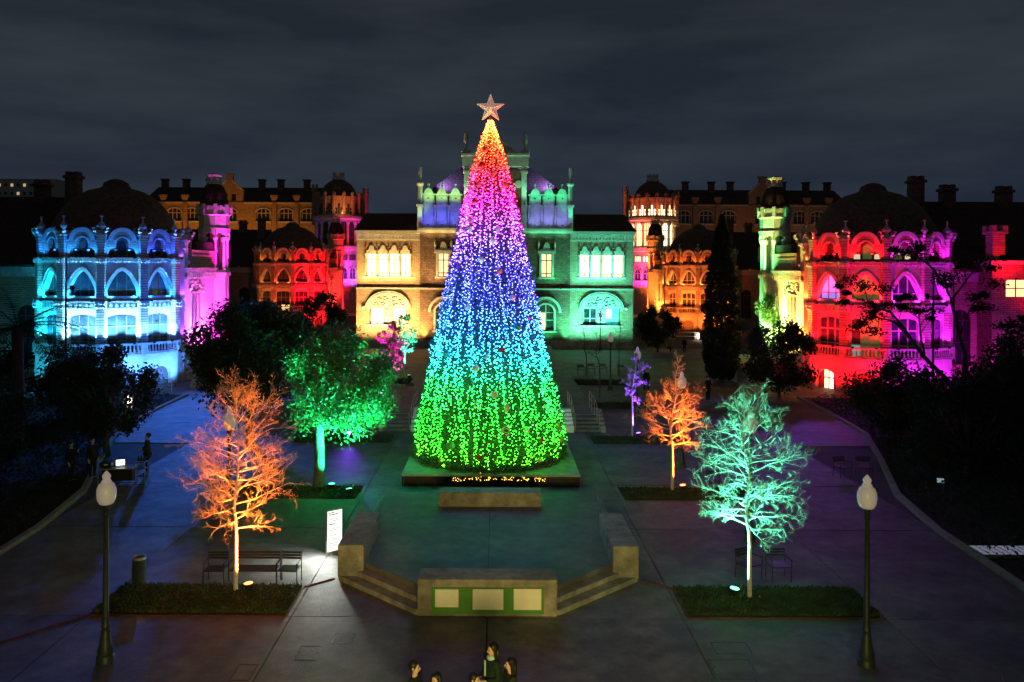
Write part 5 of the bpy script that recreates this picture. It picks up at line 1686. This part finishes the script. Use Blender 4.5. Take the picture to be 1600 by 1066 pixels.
gt = gp(500, 762)
leafy_tree('leafy_tree', 'leafy tree lit bright green beside the spotlight, left of the conifer', (gt[0], gt[1], 0), 7.0, 4.35, 2.75, 2.35, 18000, .072, M_LEAF, 42, .2, 44, 'leafy trees left of the conifer', M_BARKD, off=(.75, 0))
uplight('turquoise spotlight at the foot of the leafy green tree', gp(520, 766), (gt[0] + .5, gt[1] - .2, 4.0), (.02, 1.0, .35), 800, 100, aim2=((gt[0] + .9, gt[1], 6.0), 7000, 60))
uplight('added turquoise spotlight at the corner of the bed, filling the leafy green tree', (-5.6, 31.95, .06), (gt[0] + .8, gt[1], 4.6), (.02, 1.0, .36), 3000, 90, aim2=((gt[0] + 1.0, gt[1], 5.8), 6000, 55))  # extra fixture added to brighten the upper crown
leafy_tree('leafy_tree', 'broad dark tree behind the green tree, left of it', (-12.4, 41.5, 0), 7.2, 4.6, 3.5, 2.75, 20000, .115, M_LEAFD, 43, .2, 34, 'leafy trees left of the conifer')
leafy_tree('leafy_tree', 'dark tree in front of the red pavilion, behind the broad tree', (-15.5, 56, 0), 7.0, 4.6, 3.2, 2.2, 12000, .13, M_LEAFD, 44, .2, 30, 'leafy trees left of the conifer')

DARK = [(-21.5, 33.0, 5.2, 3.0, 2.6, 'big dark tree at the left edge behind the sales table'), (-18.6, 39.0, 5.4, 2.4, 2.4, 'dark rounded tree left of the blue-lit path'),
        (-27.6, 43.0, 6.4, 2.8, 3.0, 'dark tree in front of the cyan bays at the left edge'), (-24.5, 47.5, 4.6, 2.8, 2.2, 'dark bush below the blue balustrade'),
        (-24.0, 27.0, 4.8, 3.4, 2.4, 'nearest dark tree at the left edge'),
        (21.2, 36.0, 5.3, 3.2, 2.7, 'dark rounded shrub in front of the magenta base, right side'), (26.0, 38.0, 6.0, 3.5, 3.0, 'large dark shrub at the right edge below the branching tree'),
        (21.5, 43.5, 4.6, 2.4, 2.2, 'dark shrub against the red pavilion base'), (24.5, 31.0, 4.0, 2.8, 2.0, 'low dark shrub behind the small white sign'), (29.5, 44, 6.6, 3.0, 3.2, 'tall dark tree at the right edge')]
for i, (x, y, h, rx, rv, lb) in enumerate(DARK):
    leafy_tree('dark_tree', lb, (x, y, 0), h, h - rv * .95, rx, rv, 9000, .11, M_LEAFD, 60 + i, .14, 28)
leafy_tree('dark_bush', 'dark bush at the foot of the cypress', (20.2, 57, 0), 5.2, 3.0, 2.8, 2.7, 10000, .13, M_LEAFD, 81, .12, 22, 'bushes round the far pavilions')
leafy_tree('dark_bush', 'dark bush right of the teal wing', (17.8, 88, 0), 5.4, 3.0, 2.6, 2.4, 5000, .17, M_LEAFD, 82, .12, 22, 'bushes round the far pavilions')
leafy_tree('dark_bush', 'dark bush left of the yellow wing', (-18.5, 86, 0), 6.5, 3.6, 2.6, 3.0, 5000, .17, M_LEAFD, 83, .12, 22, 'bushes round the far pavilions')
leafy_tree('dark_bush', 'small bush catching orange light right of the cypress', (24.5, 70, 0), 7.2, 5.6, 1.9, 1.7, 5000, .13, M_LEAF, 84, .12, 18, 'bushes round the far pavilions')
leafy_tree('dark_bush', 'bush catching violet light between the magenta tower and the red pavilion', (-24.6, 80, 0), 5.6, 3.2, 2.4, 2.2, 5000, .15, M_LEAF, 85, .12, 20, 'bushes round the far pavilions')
uplight('assumed violet spotlight under the bush beside the magenta tower', (-23.6, 77.0, 0), (-24.4, 79.5, 3.4), (.16, .06, 1), 1500, 80)  # assumed fixture, set here to light the bush violet

# cypress
cy = thing('cypress', 'tall narrow dark cypress in front of the orange pavilion', 'tree', (18.2, 64.5, 0))
MB().tube([(0, 0, -.05), (0, 0, 12.6)], [.22, .03], 8).build('trunk', M_BARKD, cy)
def cyp(rs, n):
    z = rs.uniform(.4, 13.4, n)
    r = np.interp(z, [.4, 1.5, 4, 8, 11, 13.4], [.9, 1.35, 1.45, 1.2, .75, .08])
    a = rs.uniform(0, 2 * PI, n)
    k = rs.uniform(.35, 1, n) ** .5 * (1 + .12 * np.sin(a * 5 + z * 2) + .08 * np.sin(z * 5 + a))
    return np.stack([r * k * np.cos(a), r * k * np.sin(a), z], 1)
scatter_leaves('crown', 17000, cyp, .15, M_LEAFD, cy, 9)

# branching tree with leaf pads, right
bt = thing('umbrella_tree', 'dark leaning tree with pads of leaves before the magenta pavilion', 'tree', (26.6, 45.5, 0))
segs, pads = [], []
rs = random.Random(16)
def limb(p, d, L, r, o):
    q = p
    n = 6
    for i in range(n):
        d = (d + Vector((rs.gauss(0, .10), rs.gauss(0, .10), rs.gauss(.02, .08)))).normalized()
        e = q + d * (L / n)
        segs.append((q, e, r * (1 - .6 * i / n), r * (1 - .6 * (i + 1) / n)))
        q = e
        if o < 2 and i >= 2:
            sd = d.cross(Vector((rs.gauss(0, 1), rs.gauss(0, 1), rs.gauss(0, .4)))).normalized()
            limb(q, (d * .6 + sd * .8 + Vector((0, 0, .25))).normalized(), L * .42, r * .45, o + 1)
    if o >= 1:
        pads.append((q, .25 + rs.random() * .5))
limb(Vector((0, 0, 2.2)), Vector((-.75, -.1, .66)), 6.2, .15, 0)
limb(Vector((0, 0, 2.2)), Vector((.12, 0, 1)), 6.4, .15, 0)
limb(Vector((0, 0, 2.2)), Vector((.7, -.1, .72)), 6.2, .14, 0)
MB().tube([(.3, 0, -.05), (.15, 0, 1.2), (0, 0, 2.3)], [.28, .22, .2], 10).build('trunk', M_BARKD, bt)
link('limbs', seg_mesh('limbs', segs, 6), M_BARKD, bt)
PC = np.array([p[0][:] for p in pads]); PRr = np.array([p[1] for p in pads])
def padsmp(r_, n):
    i = r_.randint(0, len(PC), n)
    d = r_.normal(size=(n, 3))
    d /= np.linalg.norm(d, axis=1)[:, None]
    return PC[i] + d * (r_.uniform(.2, 1.1, n) * PRr[i])[:, None] * np.array([1, 1, .55])
scatter_leaves('crown', 9000, padsmp, .10, M_LEAFD, bt, 17)

# palm, left
pm = thing('palm_tree', 'dark palm with drooping fronds in front of the cyan bays', 'tree', (-23.6, 40.0, 0))
MB().tube([(0, 0, -.05), (.1, 0, 2.9), (.05, 0, 6.0)], [.34, .27, .25], 12).build('trunk', M_BARKD, pm, True)
rs = random.Random(8)
for k in range(26):
    a = k * 2.4 + rs.gauss(0, .1)
    el = rs.uniform(-.15, 1.15)
    L = rs.uniform(3.4, 4.6)
    p = Vector((0.05, 0, 6.0))
    d = Vector((math.cos(a) * math.cos(el), math.sin(a) * math.cos(el), math.sin(el)))
    mb = MB()
    pts = [p]
    for i in range(10):
        d = (d + Vector((0, 0, -.11))).normalized()
        pts.append(pts[-1] + d * L / 10)
    mb.tube(pts, [.035 * (1 - i / 11) for i in range(11)], 4)
    sd0 = Vector((-math.sin(a), math.cos(a), 0))
    for i in range(1, 10):
        for hlf in (0, .5):
            c = pts[i].lerp(pts[i + 1], hlf)
            ax = (pts[i + 1] - pts[i]).normalized()
            for s in (-1, 1):
                ll = .62 * math.sin(PI * (.12 + .86 * (i + hlf) / 10)) + .1
                e = c + (sd0 * s * .8 + ax * .6 + Vector((0, 0, -.28))) * ll
                w = ax * .03
                mb.add([tuple(c - w), tuple(c + w), tuple(e)], [(0, 1, 2)])
    mb.build('frond', M_LEAFD, pm)

# ================================================================== STREET FURNITURE
def lamp_post(label, x, y, es=None, z=0.0):
    t = thing('lamp_post', label, 'street lamp', (x, y, z), 0, 'acorn lamp posts in two rows')
    cached('lpb', lambda mb: mb.lathe([(.2, -.03), (.2, .14), (.17, .18), (.18, .28), (.14, .4), (.095, .72), (.08, .78), (.1, .82), (.08, .88), (.072, 1.0)], 14), 'base', M_IRON, t, None, True)
    cached('lps', lambda mb: mb.lathe([(.07, 1.0), (.08, 1.04), (.068, 1.08), (.064, 2.0), (.052, 3.35), (.08, 3.4), (.055, 3.45), (.085, 3.56), (.11, 3.62)], 14), 'shaft', M_IRON, t, None, True)
    cached('lpg', lambda mb: mb.lathe([(.1, 3.615), (.155, 3.64), (.2, 3.73), (.217, 3.86), (.208, 3.98), (.17, 4.08), (.108, 4.13)], 18, cap=False), 'globe', M_GLOBE, t, None, True)
    cached('lpc', lambda mb: mb.lathe([(.114, 4.125), (.11, 4.16), (.075, 4.2), (.095, 4.25), (.09, 4.29), (.04, 4.36), (0, 4.4)], 14, cap=False), 'globe_cap', mat('globe_cap', (.6, .58, .56), .35, .04, emit=(1, .86, .83), es=.13), t, None, True)  # cap is no source; its emission is put-in brightness like the globe's
    return t
LY = [18.55, 27.1, 37.1, 48.8, 60.3]
for i, y in enumerate(LY):
    for s in (-1, 1):
        if s < 0 and i in (2, 3, 4):
            continue
        pos = ['nearest', 'second', 'third', 'fourth', 'farthest'][i]
        extra = {(0, -1): 'front left lamp post, its white globe against the dark planting', (0, 1): 'front right lamp post standing at the end of the grass bed',
                 (1, -1): 'lamp post whose globe shows through the left orange tree', (1, 1): 'lamp post whose globe shows through the turquoise tree',
                 (2, 1): 'lamp post behind the round orange tree, mauve globe', (3, 1): 'lamp post beyond the violet sapling', (4, 1): 'farthest lamp post, in front of the teal wing'}[(i, s)]
        lamp_post(extra, s * 8.75, y)
lamp_post('lamp post standing close to the teal wing wall', 11.8, 90.0)

def chair_parts(t, w, name_seat='seat'):
    """metal armchair facing local -Y"""
    hw = w / 2
    seat = MB()
    for i in range(8):
        seat.box(-hw + .03, hw - .03, -.22 + i * .057, -.22 + i * .057 + .045, .43, .45)
    seat.build(name_seat, M_BLACK, t)
    b = MB()
    for z in (.62, .70, .78):
        b.box(-hw + .02, hw - .02, .245, .262, z, z + .06)
    b.build('backrest', M_BLACK, t)
    for s in (-1, 1):
        MB().tube([(s * hw, -.22, 0), (s * hw, -.23, .64)], .014, 6).build('leg', M_BLACK, t)
        MB().tube([(s * hw, .26, 0), (s * hw, .22, .42), (s * hw, .27, .86)], .014, 6).build('leg', M_BLACK, t)
        MB().tube([(s * hw, -.24, .645), (s * hw, .25, .645)], .02, 6).build('armrest', M_BLACK, t)
    MB().tube([(-hw, -.22, .425), (hw, -.22, .425), (hw, .24, .425), (-hw, .24, .425), (-hw, -.22, .425)], .012, 6).build('seat_frame', M_BLACK, t)

def chair(label, x, y, rot, w=.58, name='metal_chair', cat='chair', group='black metal chairs on the square'):
    t = thing(name, label, cat, (x, y, 0), rot, group)
    chair_parts(t, w)
    return t
p = gp(338, 914); chair('black metal armchair left of the bench by the orange tree', p[0], p[1] + .1, .03)
p = gp(453, 914); chair('black metal armchair right of the bench by the orange tree', p[0], p[1] + .1, -.05)
p = gp(399, 914); chair('black metal bench behind the trunk of the orange tree', p[0], p[1] + .12, 0, 1.35, 'metal_bench', 'bench', 'black metal benches')
p = gp(1221, 908); chair('black metal armchair right of the turquoise trunk, facing the camera', p[0], p[1] + .1, .08)
p = gp(1176, 908); chair('black metal armchair half hidden by the turquoise trunk', p[0], p[1] + .2, .5)
p = gp(1318, 745); chair('black metal chair in the shade near the right kerb', p[0], p[1], .3)
p = gp(1352, 745); chair('second black metal chair in the shade, closest to the right kerb', p[0], p[1], -.2)
p = gp(1118, 770); chair('black metal chair behind the turquoise tree', p[0], p[1], .1)
for (px, py, lb) in ((909, 586, 'leftmost dark chair on the far terrace in front of the teal wing'), (925, 584, 'second dark chair on the far terrace, beside the sapling'), (943, 584, 'third dark chair on the far terrace'),
                     (972, 586, 'dark chair on the far side near the violet sapling'), (641, 618, 'dark chair on the terrace left of the conifer')):
    p = gp(px, py); chair(lb, p[0], p[1], .1)

p = gp(220, 911)
t = thing('litter_bin', 'cylindrical dark litter bin left of the bench', 'litter bin', p)
MB().lathe([(.17, 0), (.19, .02), (.19, .68), (.2, .7)], 16).build('body', M_IRON, t, True)
MB().lathe([(.205, .7), (.205, .76), (.16, .78), (.12, .74)], 16, cap=False).build('rim', M_STEEL, t, True)
MB().tube([(-.2, 0, .5), (-.27, 0, .5), (-.27, 0, 0)], .016, 6).build('stand', M_STEEL, t)

t = thing('information_sign', 'backlit white information panel leaning behind the left podium wall', 'sign', (-4.92, 25.6, 0), R(38))
MB().bbox(-.27, .27, -.05, .05, 0, 1.42, .015).build('body', M_STEEL, t)
MB().box(-.25, .25, -.058, -.051, .12, 1.39).build('light_panel', M_SIGN, t)
M_INK = mat('sign_ink', (.02, .03, .03), .6, .05)
for (z, w, h) in ((1.32, .2, .03), (1.26, .34, .03), (1.12, .3, .018), (1.07, .36, .018), (.96, .22, .03), (.82, .38, .018), (.77, .3, .018), (.62, .36, .018), (.5, .3, .018), (.36, .34, .018), (.3, .26, .018)):
    MB().box(-.21, -.21 + w, -.0615, -.0585, z, z + h).build('print_line', M_INK, t)
lamp('panel_glow', 'AREA', (-5.1, 25.25, .75), (.93, 1, .9), 22, None, (-6.0, 24.0, 0), rad=.1)

# small white plant sign in the right bed
p = gp(1475, 772)
t = thing('plant_sign', 'small white sign on a post in the right planting bed', 'sign', p, R(-15))
MB().box(-.015, .015, -.012, .012, 0, .55).build('post', M_STEEL, t)
MB().bbox(-.13, .13, -.018, .002, .46, .64, .004, Matrix.Rotation(R(-20), 4, 'X') @ tr(0, .18, 0)).build('plate', mat('sign_white', (.8, .85, .85), .5, .03, emit=(.6, .85, .95), es=.3), t)

# glass-block skylight in the right bed
p = gp(1572, 868)
t = thing('skylight_grid', 'pale skylight of small glass blocks in the right bed', 'skylight', (p[0], p[1], .07))
MB().bbox(-1.0, 1.6, -.45, .45, 0, .1, .01).build('frame', M_POD, t)
for i in range(11):
    for j in range(5):
        MB().bbox(-.9 + .225 * i, -.9 + .225 * i + .17, -.4 + .165 * j, -.4 + .165 * j + .12, .1005, .115, .01).build('glass_block', mat('glass_block', (.6, .65, .7), .2, .1, emit=(.7, .75, 1), es=.18), t)

# bent cable hoop at the lower right
p = gp(1572, 1066)
t = tag(MB().tube([(0, 0, 0), (-.02, .03, .12), (-.10, .05, .26), (-.2, .06, .3)], .012, 6).build('cable_end', M_STEEL, None, M=tr(*p)), 'thin pale cable end bent up from the paving at the lower right', 'cable')

# thin masts in front of the pavilions
for s, x, y, h, lb in ((-1, -26.6, 50.2, 9.6, 'thin dark lighting mast in front of the blue pavilion'), (1, 27.4, 50.2, 9.3, 'thin dark lighting mast in front of the magenta bays')):
    t = thing('lighting_mast', lb, 'mast', (x, y, 0), 0, 'thin lighting masts')
    MB().tube([(0, 0, 0), (0, 0, h)], [.08, .05], 8).build('pole', M_BLACK, t)
    MB().tube([(0, 0, h * .79), (-.4 * s, -.1, h * .81)], .03, 6).build('arm', M_BLACK, t)
    MB().lathe([(.06, -.15), (.14, 0), (.16, .14), (.1, .2)], 8, tr(-.45 * s, -.1, h * .8)).build('projector', M_BLACK, t)

# low bollard lights and barrier rails by the pavilion bases
for (px, py, lb) in ((205, 640, 'short glowing bollard light beside the blue pavilion'), (1091, 531, 'short glowing bollard light before the orange pavilion')):
    p = gp(px, py)
    t = thing('bollard_light', lb, 'bollard', p, 0, 'glowing bollard lights')
    MB().bbox(-.16, .16, -.1, .1, 0, .95, .02).build('body', M_STEEL, t)
    MB().box(-.14, .14, -.106, -.101, .1, .9).build('light_face', mat('bollard_face', (.8, .7, .6), .4, .05, emit=(1, .72, .5), es=2.2), t)
    lamp('bollard_glow', 'POINT', (0, -.35, .5), (1, .8, .6), 8, t)
for (px, py, lb, sc_) in ((252, 612, 'white barrier rail at the base of the blue pavilion', 1.0), (1072, 531, 'white barrier rail at the base of the orange pavilion', 1.6)):
    p = gp(px, py)
    t = thing('barrier_rail', lb, 'barrier', p, R(12 if px < 700 else 0), 'white barrier rails')
    for z in (.45, .95):
        MB().tube([(-.9 * sc_, 0, z), (.9 * sc_, 0, z)], .035, 6).build('rail', M_WHITE, t)
    for x in (-.9, .75):
        MB().tube([(x * sc_, 0, 0), (x * sc_, 0, 1.0)], .04, 6).build('post', M_WHITE, t)

# sales table with laptop and cart, left
p = gp(186, 758)
t = thing('folding_table', 'folding table with a pale edge beside the dark trees', 'table', p, R(8))
MB().bbox(-.75, .75, -.35, .35, .72, .76, .008).build('table_top', M_STEEL, t)
for sx_ in (-1, 1):
    for sy_ in (-1, 1):
        MB().tube([(sx_ * .68, sy_ * .3, 0), (sx_ * .68, sy_ * .3, .72)], .018, 6).build('leg', M_STEEL, t)
MB().box(-.72, .6, .28, .3, .1, .7).build('front_cloth', M_BLACK, t)
t = thing('laptop', 'open laptop with a bright white screen on the folding table', 'laptop', (p[0] + .1, p[1], .762), R(25))
MB().bbox(-.18, .18, -.12, .12, 0, .02, .005).build('keyboard', M_BLACK, t)
scr = MB().bbox(-.18, .18, -.008, .008, 0, .25, .005, tr(0, .12, .02) @ Matrix.Rotation(R(-15), 4, 'X')).build('lid', M_BLACK, t)
MB().box(-.165, .165, -.012, -.0085, .015, .235, tr(0, .12, .02) @ Matrix.Rotation(R(-15), 4, 'X')).build('screen', M_SCREEN, scr)
t = thing('equipment_case', 'black equipment case on the folding table, left of the laptop', 'case', (p[0] - .42, p[1], .762), R(-5))
MB().bbox(-.25, .25, -.2, .2, 0, .22, .02).build('box', M_BLACK, t)
MB().box(-.06, .12, -.206, -.201, .1, .15).build('label_plate', M_CREAM, t)
t = thing('drinks_cart', 'narrow steel rack standing at the end of the folding table', 'rack', (p[0] + 1.0, p[1] - .05, 0))
for sx_ in (-1, 1):
    for sy_ in (-1, 1):
        MB().tube([(sx_ * .2, sy_ * .16, 0), (sx_ * .2, sy_ * .16, 1.0)], .014, 6).build('post', M_STEEL, t)
for z in (.08, .4, .72, .98):
    MB().box(-.21, .21, -.17, .17, z, z + .02).build('shelf', M_IRON, t)
for k in range(3):
    MB().lathe([(.05, 1.001), (.05, 1.14), (.02, 1.2), (.02, 1.24)], 8, tr(-.12 + .12 * k, 0)).build('bottle', M_GLASSB, t)

# ================================================================== PEOPLE
def skinned(name, nodes, edges, m, parent, sub=2):
    """one continuous surface grown over a joint skeleton"""
    me = bpy.data.meshes.new(name)
    keys = list(nodes)
    me.from_pydata([nodes[k][:3] for k in keys], [(keys.index(a), keys.index(b)) for a, b in edges], [])
    o = bpy.data.objects.new(name, me)
    COL.objects.link(o)
    md = o.modifiers.new('skin', 'SKIN')
    md.use_smooth_shade = True
    if not me.skin_vertices:
        bm = bmesh.new(); bm.from_mesh(me); bm.verts.layers.skin.verify(); bm.to_mesh(me); bm.free()
    sv = me.skin_vertices[0].data
    for i, k in enumerate(keys):
        r = nodes[k][3]
        sv[i].radius = r if isinstance(r, tuple) else (r, r)
        sv[i].use_root = (i == 0)
    ms = o.modifiers.new('sub', 'SUBSURF')
    ms.levels = ms.render_levels = sub
    dg = bpy.context.evaluated_depsgraph_get()
    me2 = bpy.data.meshes.new_from_object(o.evaluated_get(dg))
    bpy.data.objects.remove(o)
    for p_ in me2.polygons:
        p_.use_smooth = True
    me2.materials.clear()
    return link(name, me2, m, parent)

PERSON_CACHE = {}
def person(label, loc, rot, h=1.68, coat=(.01, .01, .012), legs=(.012, .012, .016), hair='long', arm='down', stride=0.0, scarf=None, group='people on the square', bag=False, hatc=None):
    """figure facing local -Y"""
    t = thing('person', label, 'person', loc, rot, group)
    t.scale = (h / 1.74,) * 3
    N, E = {}, []
    N['pelvis'] = (0, 0, .95, (.15, .11))
    N['spine'] = (0, 0, 1.13, (.125, .095))
    N['chest'] = (0, 0, 1.32, (.155, .11))
    N['neck'] = (0, .01, 1.47, .055)
    N['throat'] = (0, .0, 1.54, .052)
    N['jaw'] = (0, -.02, 1.58, (.062, .075))
    N['head'] = (0, -.005, 1.65, (.082, .098))
    N['crown'] = (0, .005, 1.73, (.05, .06))
    E += [('pelvis', 'spine'), ('spine', 'chest'), ('chest', 'neck'), ('neck', 'throat'), ('throat', 'jaw'), ('jaw', 'head'), ('head', 'crown')]
    for s, n_ in ((-1, 'L'), (1, 'R')):
        N['sh' + n_] = (s * .17, 0, 1.41, .062)
        if arm == 'down' or (arm == 'phone' and s < 0):
            el, wr, hd, fd = (s * .22, .03, 1.13), (s * .23, -.06, .9), (s * .225, -.09, .83), Vector((0, -.25, -1))
        elif arm == 'phone':
            el, wr, hd, fd = (s * .23, -.06, 1.15), (s * .12, -.26, 1.3), (s * .08, -.3, 1.37), Vector((-.3 * s, -.3, 1))
        else:
            el, wr, hd, fd = (s * .23, -.0, 1.13), (s * .1, -.22, 1.1), (s * .04, -.27, 1.1), Vector((-s, -.5, 0))
        N['el' + n_] = el + (.045,)
        N['wr' + n_] = wr + (.03,)
        N['hd' + n_] = hd + ((.036, .022),)
        E += [('chest', 'sh' + n_), ('sh' + n_, 'el' + n_), ('el' + n_, 'wr' + n_), ('wr' + n_, 'hd' + n_)]
        fd.normalize()
        ac = fd.cross(Vector((0, 1, 0)) if abs(fd.y) < .9 else Vector((1, 0, 0))).normalized()
        for q, (off, ln) in enumerate(((-.026, .072), (-.009, .082), (.009, .078), (.026, .06), (.045, .055))):
            a = Vector(hd) + ac * off + fd * (.03 if q < 4 else -.02)
            b = a + fd * ln * .55 + Vector((0, -.008, 0)) + (ac * .02 if q == 4 else Vector())
            c = b + fd * ln * .45 + Vector((0, -.02, 0))
            for nm, pp, rr__ in (('a', a, .010), ('b', b, .009), ('c', c, .007)):
                N['f%s%d%s' % (n_, q, nm)] = tuple(pp) + (rr__,)
            E += [('hd' + n_, 'f%s%da' % (n_, q)), ('f%s%da' % (n_, q), 'f%s%db' % (n_, q)), ('f%s%db' % (n_, q), 'f%s%dc' % (n_, q))]
        st = stride * s
        N['hip' + n_] = (s * .085, 0, .88, .09)
        N['kn' + n_] = (s * .095, -.12 * st - .02, .5, .058)
        N['an' + n_] = (s * .1, -.22 * st if st > 0 else -.3 * st, .09 if st >= 0 else .14, .04)
        N['toe' + n_] = (s * .11, (-.22 * st if st > 0 else -.3 * st) - .16, .035 if st >= 0 else .06, (.04, .028))
        E += [('pelvis', 'hip' + n_), ('hip' + n_, 'kn' + n_), ('kn' + n_, 'an' + n_), ('an' + n_, 'toe' + n_)]
    body = skinned('body', N, E, M_SKIN, t)
    # face: nose, eyes, mouth
    MB().add([(-.013, -.098, 1.615), (.013, -.098, 1.615), (0, -.125, 1.618), (0, -.094, 1.665)], [(0, 1, 2), (0, 2, 3), (1, 3, 2), (0, 3, 1)]).build('nose', M_SKIN, t)
    for s in (-1, 1):
        MB().ball((s * .032, -.09, 1.655), .011, 8).build('eye', M_HAIR, t)
        MB().ball((s * .083, .01, 1.64), .022, 8, 1.4).build('ear', M_SKIN, t)
    MB().box(-.022, .022, -.1, -.088, 1.583, 1.592).build('mouth', mat('lips', (.35, .12, .1), .5), t)
    # coat and trousers
    cm = mat('coat_%d_%d_%d' % tuple(int(c * 999) for c in coat), coat, .85, .3, 20, .3, 60)
    tm = mat('trousers_%d_%d_%d' % tuple(int(c * 999) for c in legs), legs, .85, .3, 20)
    C = {k: N[k] for k in ('pelvis', 'spine', 'chest', 'neck', 'shL', 'shR', 'elL', 'elR', 'wrL', 'wrR')}
    grow = {'pelvis': (.19, .15), 'spine': (.165, .135), 'chest': (.19, .145), 'neck': .075, 'shL': .082, 'shR': .082, 'elL': .066, 'elR': .066, 'wrL': .05, 'wrR': .05}
    C = {k: tuple(v[:3]) + (grow[k],) for k, v in C.items()}
    C['hem'] = (0, .01, .68, (.2, .16))
    skinned('coat', C, [('pelvis', 'spine'), ('spine', 'chest'), ('chest', 'neck'), ('chest', 'shL'), ('chest', 'shR'), ('shL', 'elL'), ('shR', 'elR'), ('elL', 'wrL'), ('elR', 'wrR'), ('pelvis', 'hem')], cm, t)
    L = {'pelvis': (0, 0, .93, (.15, .12))}
    Ed = []
    for n_ in 'LR':
        L['hip' + n_] = tuple(N['hip' + n_][:3]) + (.1,)
        L['kn' + n_] = tuple(N['kn' + n_][:3]) + (.07,)
        L['an' + n_] = tuple(N['an' + n_][:3]) + (.055,)
        Ed += [('pelvis', 'hip' + n_), ('hip' + n_, 'kn' + n_), ('kn' + n_, 'an' + n_)]
        sh = N['an' + n_]
        toe = N['toe' + n_]
        skinned('shoe', {'a': (sh[0], sh[1] + .04, sh[2] - .02, (.05, .05)), 'b': (toe[0], toe[1] - .01, toe[2], (.05, .034))}, [('a', 'b')], M_BLACK, t)
    skinned('trousers', L, Ed, tm, t)
    # hair
    if hair == 'hood':
        skinned('hood', {'a': (0, .03, 1.66, (.1, .105)), 'b': (0, .03, 1.73, (.07, .075)), 'c': (0, .05, 1.5, (.11, .1))}, [('a', 'b'), ('a', 'c')], cm, t)
    else:
        cap = MB()
        cap.lathe([(max(0.0, math.sin(PI * i / 10)), -math.cos(PI * i / 10)) for i in range(11)], 14, tr(0, .04, 1.675) @ Matrix.Rotation(R(-25), 4, 'X') @ Matrix.Diagonal((.1, .108, .108, 1)), cap=False)
        if hair == 'long':
            cap.lathe([(max(0.0, math.sin(PI * i / 8)), -math.cos(PI * i / 8)) for i in range(9)], 12, tr(0, .085, 1.5) @ Matrix.Diagonal((.11, .06, .2, 1)), cap=False)
            for s in (-1, 1):
                cap.tube([(s * .075, .02, 1.72), (s * .1, .01, 1.6), (s * .105, .02, 1.46), (s * .09, -.02, 1.34)], [.03, .035, .035, .012], 8)
        cap.build('hair', M_HAIR, t, True)
    if scarf:
        MB().lathe([(.08, 1.44), (.105, 1.47), (.1, 1.52), (.07, 1.54)], 12, cap=False).box(-.04, -.005, -.165, -.145, 1.15, 1.46).build('scarf', mat('scarf_cloth', scarf, .9, .2, 20), t)
    if bag:
        MB().bbox(-.09, .09, -.16, .16, .45, .78, .03, tr(-.3, 0, 0)).tube([(-.3, -.1, .78), (-.29, 0, .93), (-.3, .1, .78)], .012, 6).build('bag', M_BLACK, t)
    return t

def stand(px, py_head, h):
    """ground point for a person whose head top shows at (px, py_head)"""
    q = gp(px, py_head, h)
    return (q[0], q[1], 0)
person('long-haired person in a dark coat, the tallest of the group at the bottom edge', stand(772, 1007, 1.72), R(-55), 1.72, (.006, .02, .013), scarf=(.35, .5, .45), arm='fold')
person('person with dark hair facing right, leftmost of the group at the bottom edge', stand(652, 1035, 1.66), R(70), 1.66, (.01, .012, .01), hair='short')
person('person with dark hair facing left, rightmost of the group at the bottom edge', stand(800, 1030, 1.66), R(-70), 1.66, (.012, .02, .008))
person('short person with only a dark head of hair showing at the bottom edge', stand(684, 1054, 1.58), R(-30), 1.58, (.02, .012, .012), hair='long')
person('person cut off at the bottom edge, just left of the tallest one', stand(746, 1054, 1.6), R(60), 1.6, (.05, .06, .02), hair='short')
def feet(px, py):
    q = gp(px, py)
    return q
person('person in dark clothes walking past the third lamp post', feet(1011, 614), R(20), 1.78, hair='short', stride=.6)
person('person with a pale jacket and bag walking before the orange pavilion', feet(1048, 552), R(-40), 1.74, (.12, .2, .2), hair='short', stride=.8, bag=True)
person('person in dark clothes right of the one with the bag, far off', feet(1070, 553), R(160), 1.76, hair='short', stride=.5)
person('dark figure standing alone on the shaded path right of the orange tree', feet(1107, 628), R(30), 1.75, hair='short', arm='phone')
person('small distant figure beside the teal wing corner', feet(1012, 524), R(10), 1.75, (.1, .1, .1), hair='short')
person('tall seller in a long coat standing right of the folding table', (-15.0, 35.2, 0), R(-60), 1.8, (.03, .03, .028), hair='short', arm='fold')
person('person in dark clothes behind the folding table, near the trees', (-17.0, 34.4, 0), R(60), 1.75, hair='short')
person('person at the far left of the folding table, face turned to the screen', (-17.7, 34.0, 0), R(75), 1.66, hair='short', arm='phone')

# assumed floodlight, unseen behind the viewpoint, added to light the podium front
t = thing('assumed_floodlight', 'assumed floodlight, unseen behind the viewpoint, added to light the podium front', 'floodlight', (1.0, -3.0, 4.6))
MB().bbox(-.3, .3, -.12, .12, -.2, .2, .03).build('housing', M_BLACK, t)
lamp('floodlight_beam', 'SPOT', (0, .25, 0), (1.0, .78, .22), 3000, t, (-1.0, 24, -3.6), 60, 1.0, 2.5)
